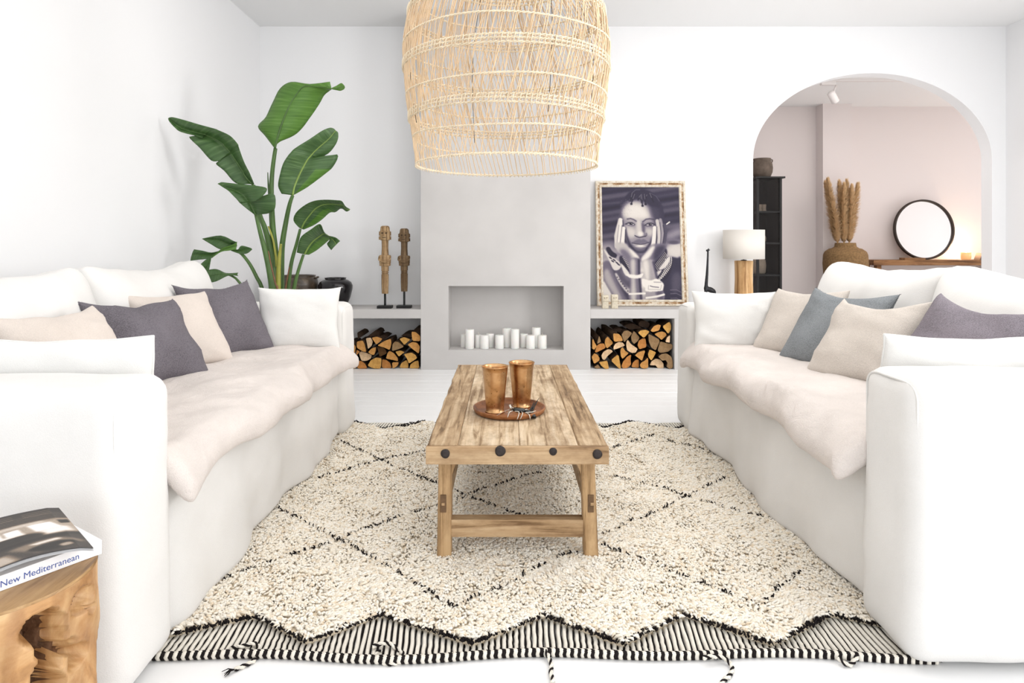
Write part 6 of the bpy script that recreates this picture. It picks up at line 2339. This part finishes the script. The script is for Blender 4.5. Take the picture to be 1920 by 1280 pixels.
o = lathe('wooden_drum_pot', [(0.002, 0), (0.075, 0), (0.088, 0.02), (0.096, 0.11), (0.088, 0.19), (0.07, 0.21), (0.002, 0.2)], M['pale_clay'], None, 28, cap=False)
o.location = (3.575, 9.03, SHELF_Z[2]+0.0125)
tag(o, 'large pale round pot on the lower cabinet shelf', 'pot')
M['dark_basket'] = plain('dark_woven_basket', srgb(48, 36, 30), 0.9, bmp=0.8, bscale=90, bdist=0.01)
o = lathe('dark_basket', [(0.002, 0), (0.11, 0), (0.125, 0.03), (0.13, 0.24), (0.12, 0.26), (0.115, 0.25), (0.002, 0.2)], M['dark_basket'], None, 28, cap=False)
o.location = (3.62, 9.03, SHELF_Z[3]+0.0125)
tag(o, 'dark woven basket at the bottom of the black cabinet', 'basket')

# woven basket vase with pampas grass
M['seagrass'] = plain('brown_coiled_seagrass', srgb(142, 112, 74), 0.9, var=0.3, vscale=40, bmp=0.7, bscale=120, bdist=0.01)
VD = 9.05
vc = at(1585, 560, VD)
s = VD/FOC
prof = [(1*s, 0.0)]
rows = [(24, 0), (31, 6), (37, 30), (38.5, 50), (37.5, 66), (35, 72), (28, 77), (20, 79.5), (18.5, 82), (17.5, 89)]
vz_top = at(1585, 455, VD).z
vz0 = vz_top-89*s
vas = thing('woven_basket_vase', 'brown coiled seagrass basket vase with pampas grass by the pillar', 'vase', (vc.x, VD, 0))
# stands on a low block hidden by the sofa
box('plinth', -0.2, 0.2, -0.2, 0.2, 0.0, vz0, M['room2'], vas, 0.004)
rr_, zz_ = [r_[0]*s for r_ in rows], [r_[1]*s+vz0 for r_ in rows]
prof = []
nrow = 44
for i in range(nrow+1):
    z = zz_[0]+(zz_[-1]-zz_[0])*i/nrow
    r = float(np.interp(z, zz_, rr_))
    prof.append((r+0.004, z))
    if i < nrow:
        prof.append((r-0.002, z+(zz_[-1]-zz_[0])/nrow*0.5))
prof += [(rr_[-1]-0.015, zz_[-1]), (rr_[-1]-0.02, zz_[-1]-0.1)]
lathe('coiled_body', [(0.002, zz_[0])]+prof, M['seagrass'], vas, 40, cap=False)
M['pampas'] = plain('tan_pampas_plume', srgb(226, 192, 146), 0.95, var=0.15, vscale=25)
M['pampas_stem'] = plain('dry_straw_stem', srgb(200, 160, 100), 0.8)
PL = [((1569.5, 452), (1562, 415), (1548, 345), 7.5), ((1571, 452), (1566, 410), (1553, 340), 7), ((1582, 452), (1578, 410), (1574, 344), 8), ((1583, 452), (1582, 405), (1583, 349), 6.5), ((1592, 452), (1590, 410), (1588, 343), 7), ((1593, 452), (1596, 405), (1597, 352), 6), ((1592, 452), (1599, 410), (1608, 348), 7.5)]
for i, (b_, mid, tp, wd_) in enumerate(PL):
    dd = VD+(-0.05 if i % 2 else 0.04)
    P = catmull([at(b_[0], b_[1]+20, VD), at(*b_, VD), at(*mid, dd), at(*tp, dd)], 30)
    t = thing('pampas_stalk', ['tan pampas plume leaning towards the cabinet', 'tan pampas plume leaning towards the cabinet', 'upright tan pampas plume in the middle of the basket vase', 'upright tan pampas plume in the middle of the basket vase', 'upright tan pampas plume in the middle of the basket vase', 'upright tan pampas plume in the middle of the basket vase', 'tan pampas plume leaning towards the round mirror'][i], 'pampas grass', tuple(P[0]), 0, 'pampas grass in the basket vase')
    off = P[0]
    MB().tube([q-off for q in P[:16]], 0.006, 6).build('stalk', M['pampas_stem'], t)
    V, F = [], []
    core = [q-off for q in P[9:]]
    nC = len(core)
    for k in range(3000):
        u = random.random()
        q = core[min(int(u*(nC-1)), nC-2)].lerp(core[min(int(u*(nC-1))+1, nC-1)], (u*(nC-1)) % 1)
        wid_ = wd_*1.7*s*(math.sin(PI*min(1, 0.10+u*0.86))**0.7)
        ax_ = (core[-1]-core[0]).normalized()
        a = random.uniform(0, 2*PI)
        side = (ax_.orthogonal().normalized()*math.cos(a)+ax_.cross(ax_.orthogonal().normalized())*math.sin(a))
        e = q+side*wid_*random.uniform(0.5, 1.1)+ax_*random.uniform(0.02, 0.085)
        pw_ = side.cross(ax_)*random.uniform(0.002, 0.0042)
        i0 = len(V)
        V += [q-pw_, q+pw_, q.lerp(e, 0.6)+pw_, q.lerp(e, 0.6)-pw_+side*0.002, e]
        F += [(i0, i0+1, i0+2, i0+3), (i0+3, i0+2, i0+4)]
    pl = mesh_obj('plume', V, F, M['pampas'], t)
    pl['kind'] = 'stuff'

# console with mirror, books, glowing candle
M['console'] = wood('brown_reclaimed_console', srgb(90, 60, 38), srgb(142, 102, 66), srgb(176, 136, 94), 'x', 0.7, 0.6, 0.5, 0.2)
KD = 9.14
kx0, kx1 = at(1638, 487, KD).x, at(1900, 487, KD).x
kz = at(1700, 487.5, KD).z
con = thing('console_table', 'brown wooden console table below the round mirror beyond the arch', 'table', ((kx0+kx1)/2, 9.33, 0))


def lk(o):
    o.matrix_parent_inverse = Matrix.Translation((-(kx0+kx1)/2, -9.33, 0))
    return o


lk(box('console_top', kx0, kx1, KD, 9.55, kz-0.075, kz, M['console'], con, 0.004))
for a in (kx0+0.06, kx1-0.13):
    lk(box('leg', a, a+0.07, KD+0.03, KD+0.10, 0, kz-0.075, M['console'], con, 0.003))
    lk(box('leg', a, a+0.07, 9.46, 9.53, 0, kz-0.075, M['console'], con, 0.003))
MC = at(1733, 430.5, 9.40)
mr = 56.5*9.40/FOC
mir = thing('round_mirror', 'round mirror in thin dark frame leaning on the wall above the console', 'mirror', (MC.x, 9.36, kz+0.002))
mir.rotation_euler = (math.radians(-4), 0, 0)
V, F = [], []
seg = 96
prof2 = [(mr, 0.04), (mr, 0.0), (mr-0.026, 0.0), (mr-0.028, 0.02), (mr-0.028, 0.04)]
for (r, y_) in prof2:
    for i in range(seg):
        a = 2*PI*i/seg
        V.append((r*math.cos(a), y_, mr+r*math.sin(a)))
for k in range(len(prof2)-1):
    for i in range(seg):
        j = (i+1) % seg
        F.append((k*seg+i, k*seg+j, (k+1)*seg+j, (k+1)*seg+i))
M['mirror_frame'] = plain('dark_bronze_frame', srgb(52, 42, 36), 0.45, 0.3)
fr_ = mesh_obj('mirror_frame', V, F, M['mirror_frame'], mir, True)
bm = bmesh.new()
bm.from_mesh(fr_.data)
bmesh.ops.recalc_face_normals(bm, faces=bm.faces[:])
bm.to_mesh(fr_.data)
bm.free()
M['mirror'] = plain('mirror_glass', (0.93, 0.93, 0.93, 1), 0.02, 1.0)
V = [((mr-0.026)*math.cos(2*PI*i/seg), 0.022, mr+(mr-0.026)*math.sin(2*PI*i/seg)) for i in range(seg)]
V += [(x_, 0.034, z_) for x_, y_, z_ in V]
mesh_obj('mirror_glass', V, [tuple(range(seg)), tuple(range(seg, 2*seg))[::-1]]+[(i, (i+1) % seg, seg+(i+1) % seg, seg+i) for i in range(seg)], M['mirror'], mir)
ba, bb = at(1694, 485, 9.2).x, at(1733, 485, 9.2).x
o = box('wooden_board', ba, bb, 9.17, 9.30, kz+0.0005, kz+0.032, M['console'], None, 0.003)
tag(o, 'flat brown wooden board lying on the console before the mirror', 'board')
M['stone_grey'] = plain('grey_brown_block', srgb(120, 100, 88), 0.8)
c = at(1834, 490, 9.2)
bm = bmesh.new()
add_prism(bm, [(-0.085, 0, 0), (0.07, 0, 0), (0.07, 0, 0.10), (-0.045, 0, 0.10)], (0, -0.06, 0), (0, 0.06, 0))
o = bm_obj('bookend_block', bm, M['stone_grey'])
o.location = (c.x+0.10, 9.25, kz+0.0005)
tag(o, 'slanted grey-brown block at the end of the console past the candle', 'block')
c = at(1813, 478, 9.28)
cd = thing('candle_glass', 'amber glass candle holder glowing on the console', 'candle', (c.x, 9.30, kz))
m, nt, bs = new_mat('amber_glass_lit')
bs.inputs['Base Color'].default_value = srgb(240, 176, 116)
bs.inputs['Roughness'].default_value = 0.2
bs.inputs['Emission Color'].default_value = (1.0, 0.55, 0.25, 1)
bs.inputs['Emission Strength'].default_value = 0.9
M['amber'] = m
s = 9.3/FOC
lathe('glass_cup', [(0.001, 0.001), (6.5*s, 0.001), (8*s, 2*s), (8.6*s, 7*s), (8.3*s, 14*s), (7.6*s, 14*s), (7.4*s, 3*s), (0.001, 2*s)], M['amber'], cd, 28, cap=False)
m, nt, bs = new_mat('flame')
bs.inputs['Emission Color'].default_value = (1.0, 0.78, 0.5, 1)
bs.inputs['Emission Strength'].default_value = 14
M['flame'] = m
lathe('flame', [(0.001, 6*s), (2.2*s, 9*s), (1.8*s, 12*s), (0.001, 18*s)], M['flame'], cd, 12, cap=False)
pl_ = bpy.data.lights.new('candle_light', 'POINT')
pl_.energy, pl_.color, pl_.shadow_soft_size = 16.0, (1.0, 0.74, 0.48), 0.05
po = bpy.data.objects.new('candle_light', pl_)
COL.objects.link(po)
po.location = (c.x, 9.30, kz+17*s+0.03)
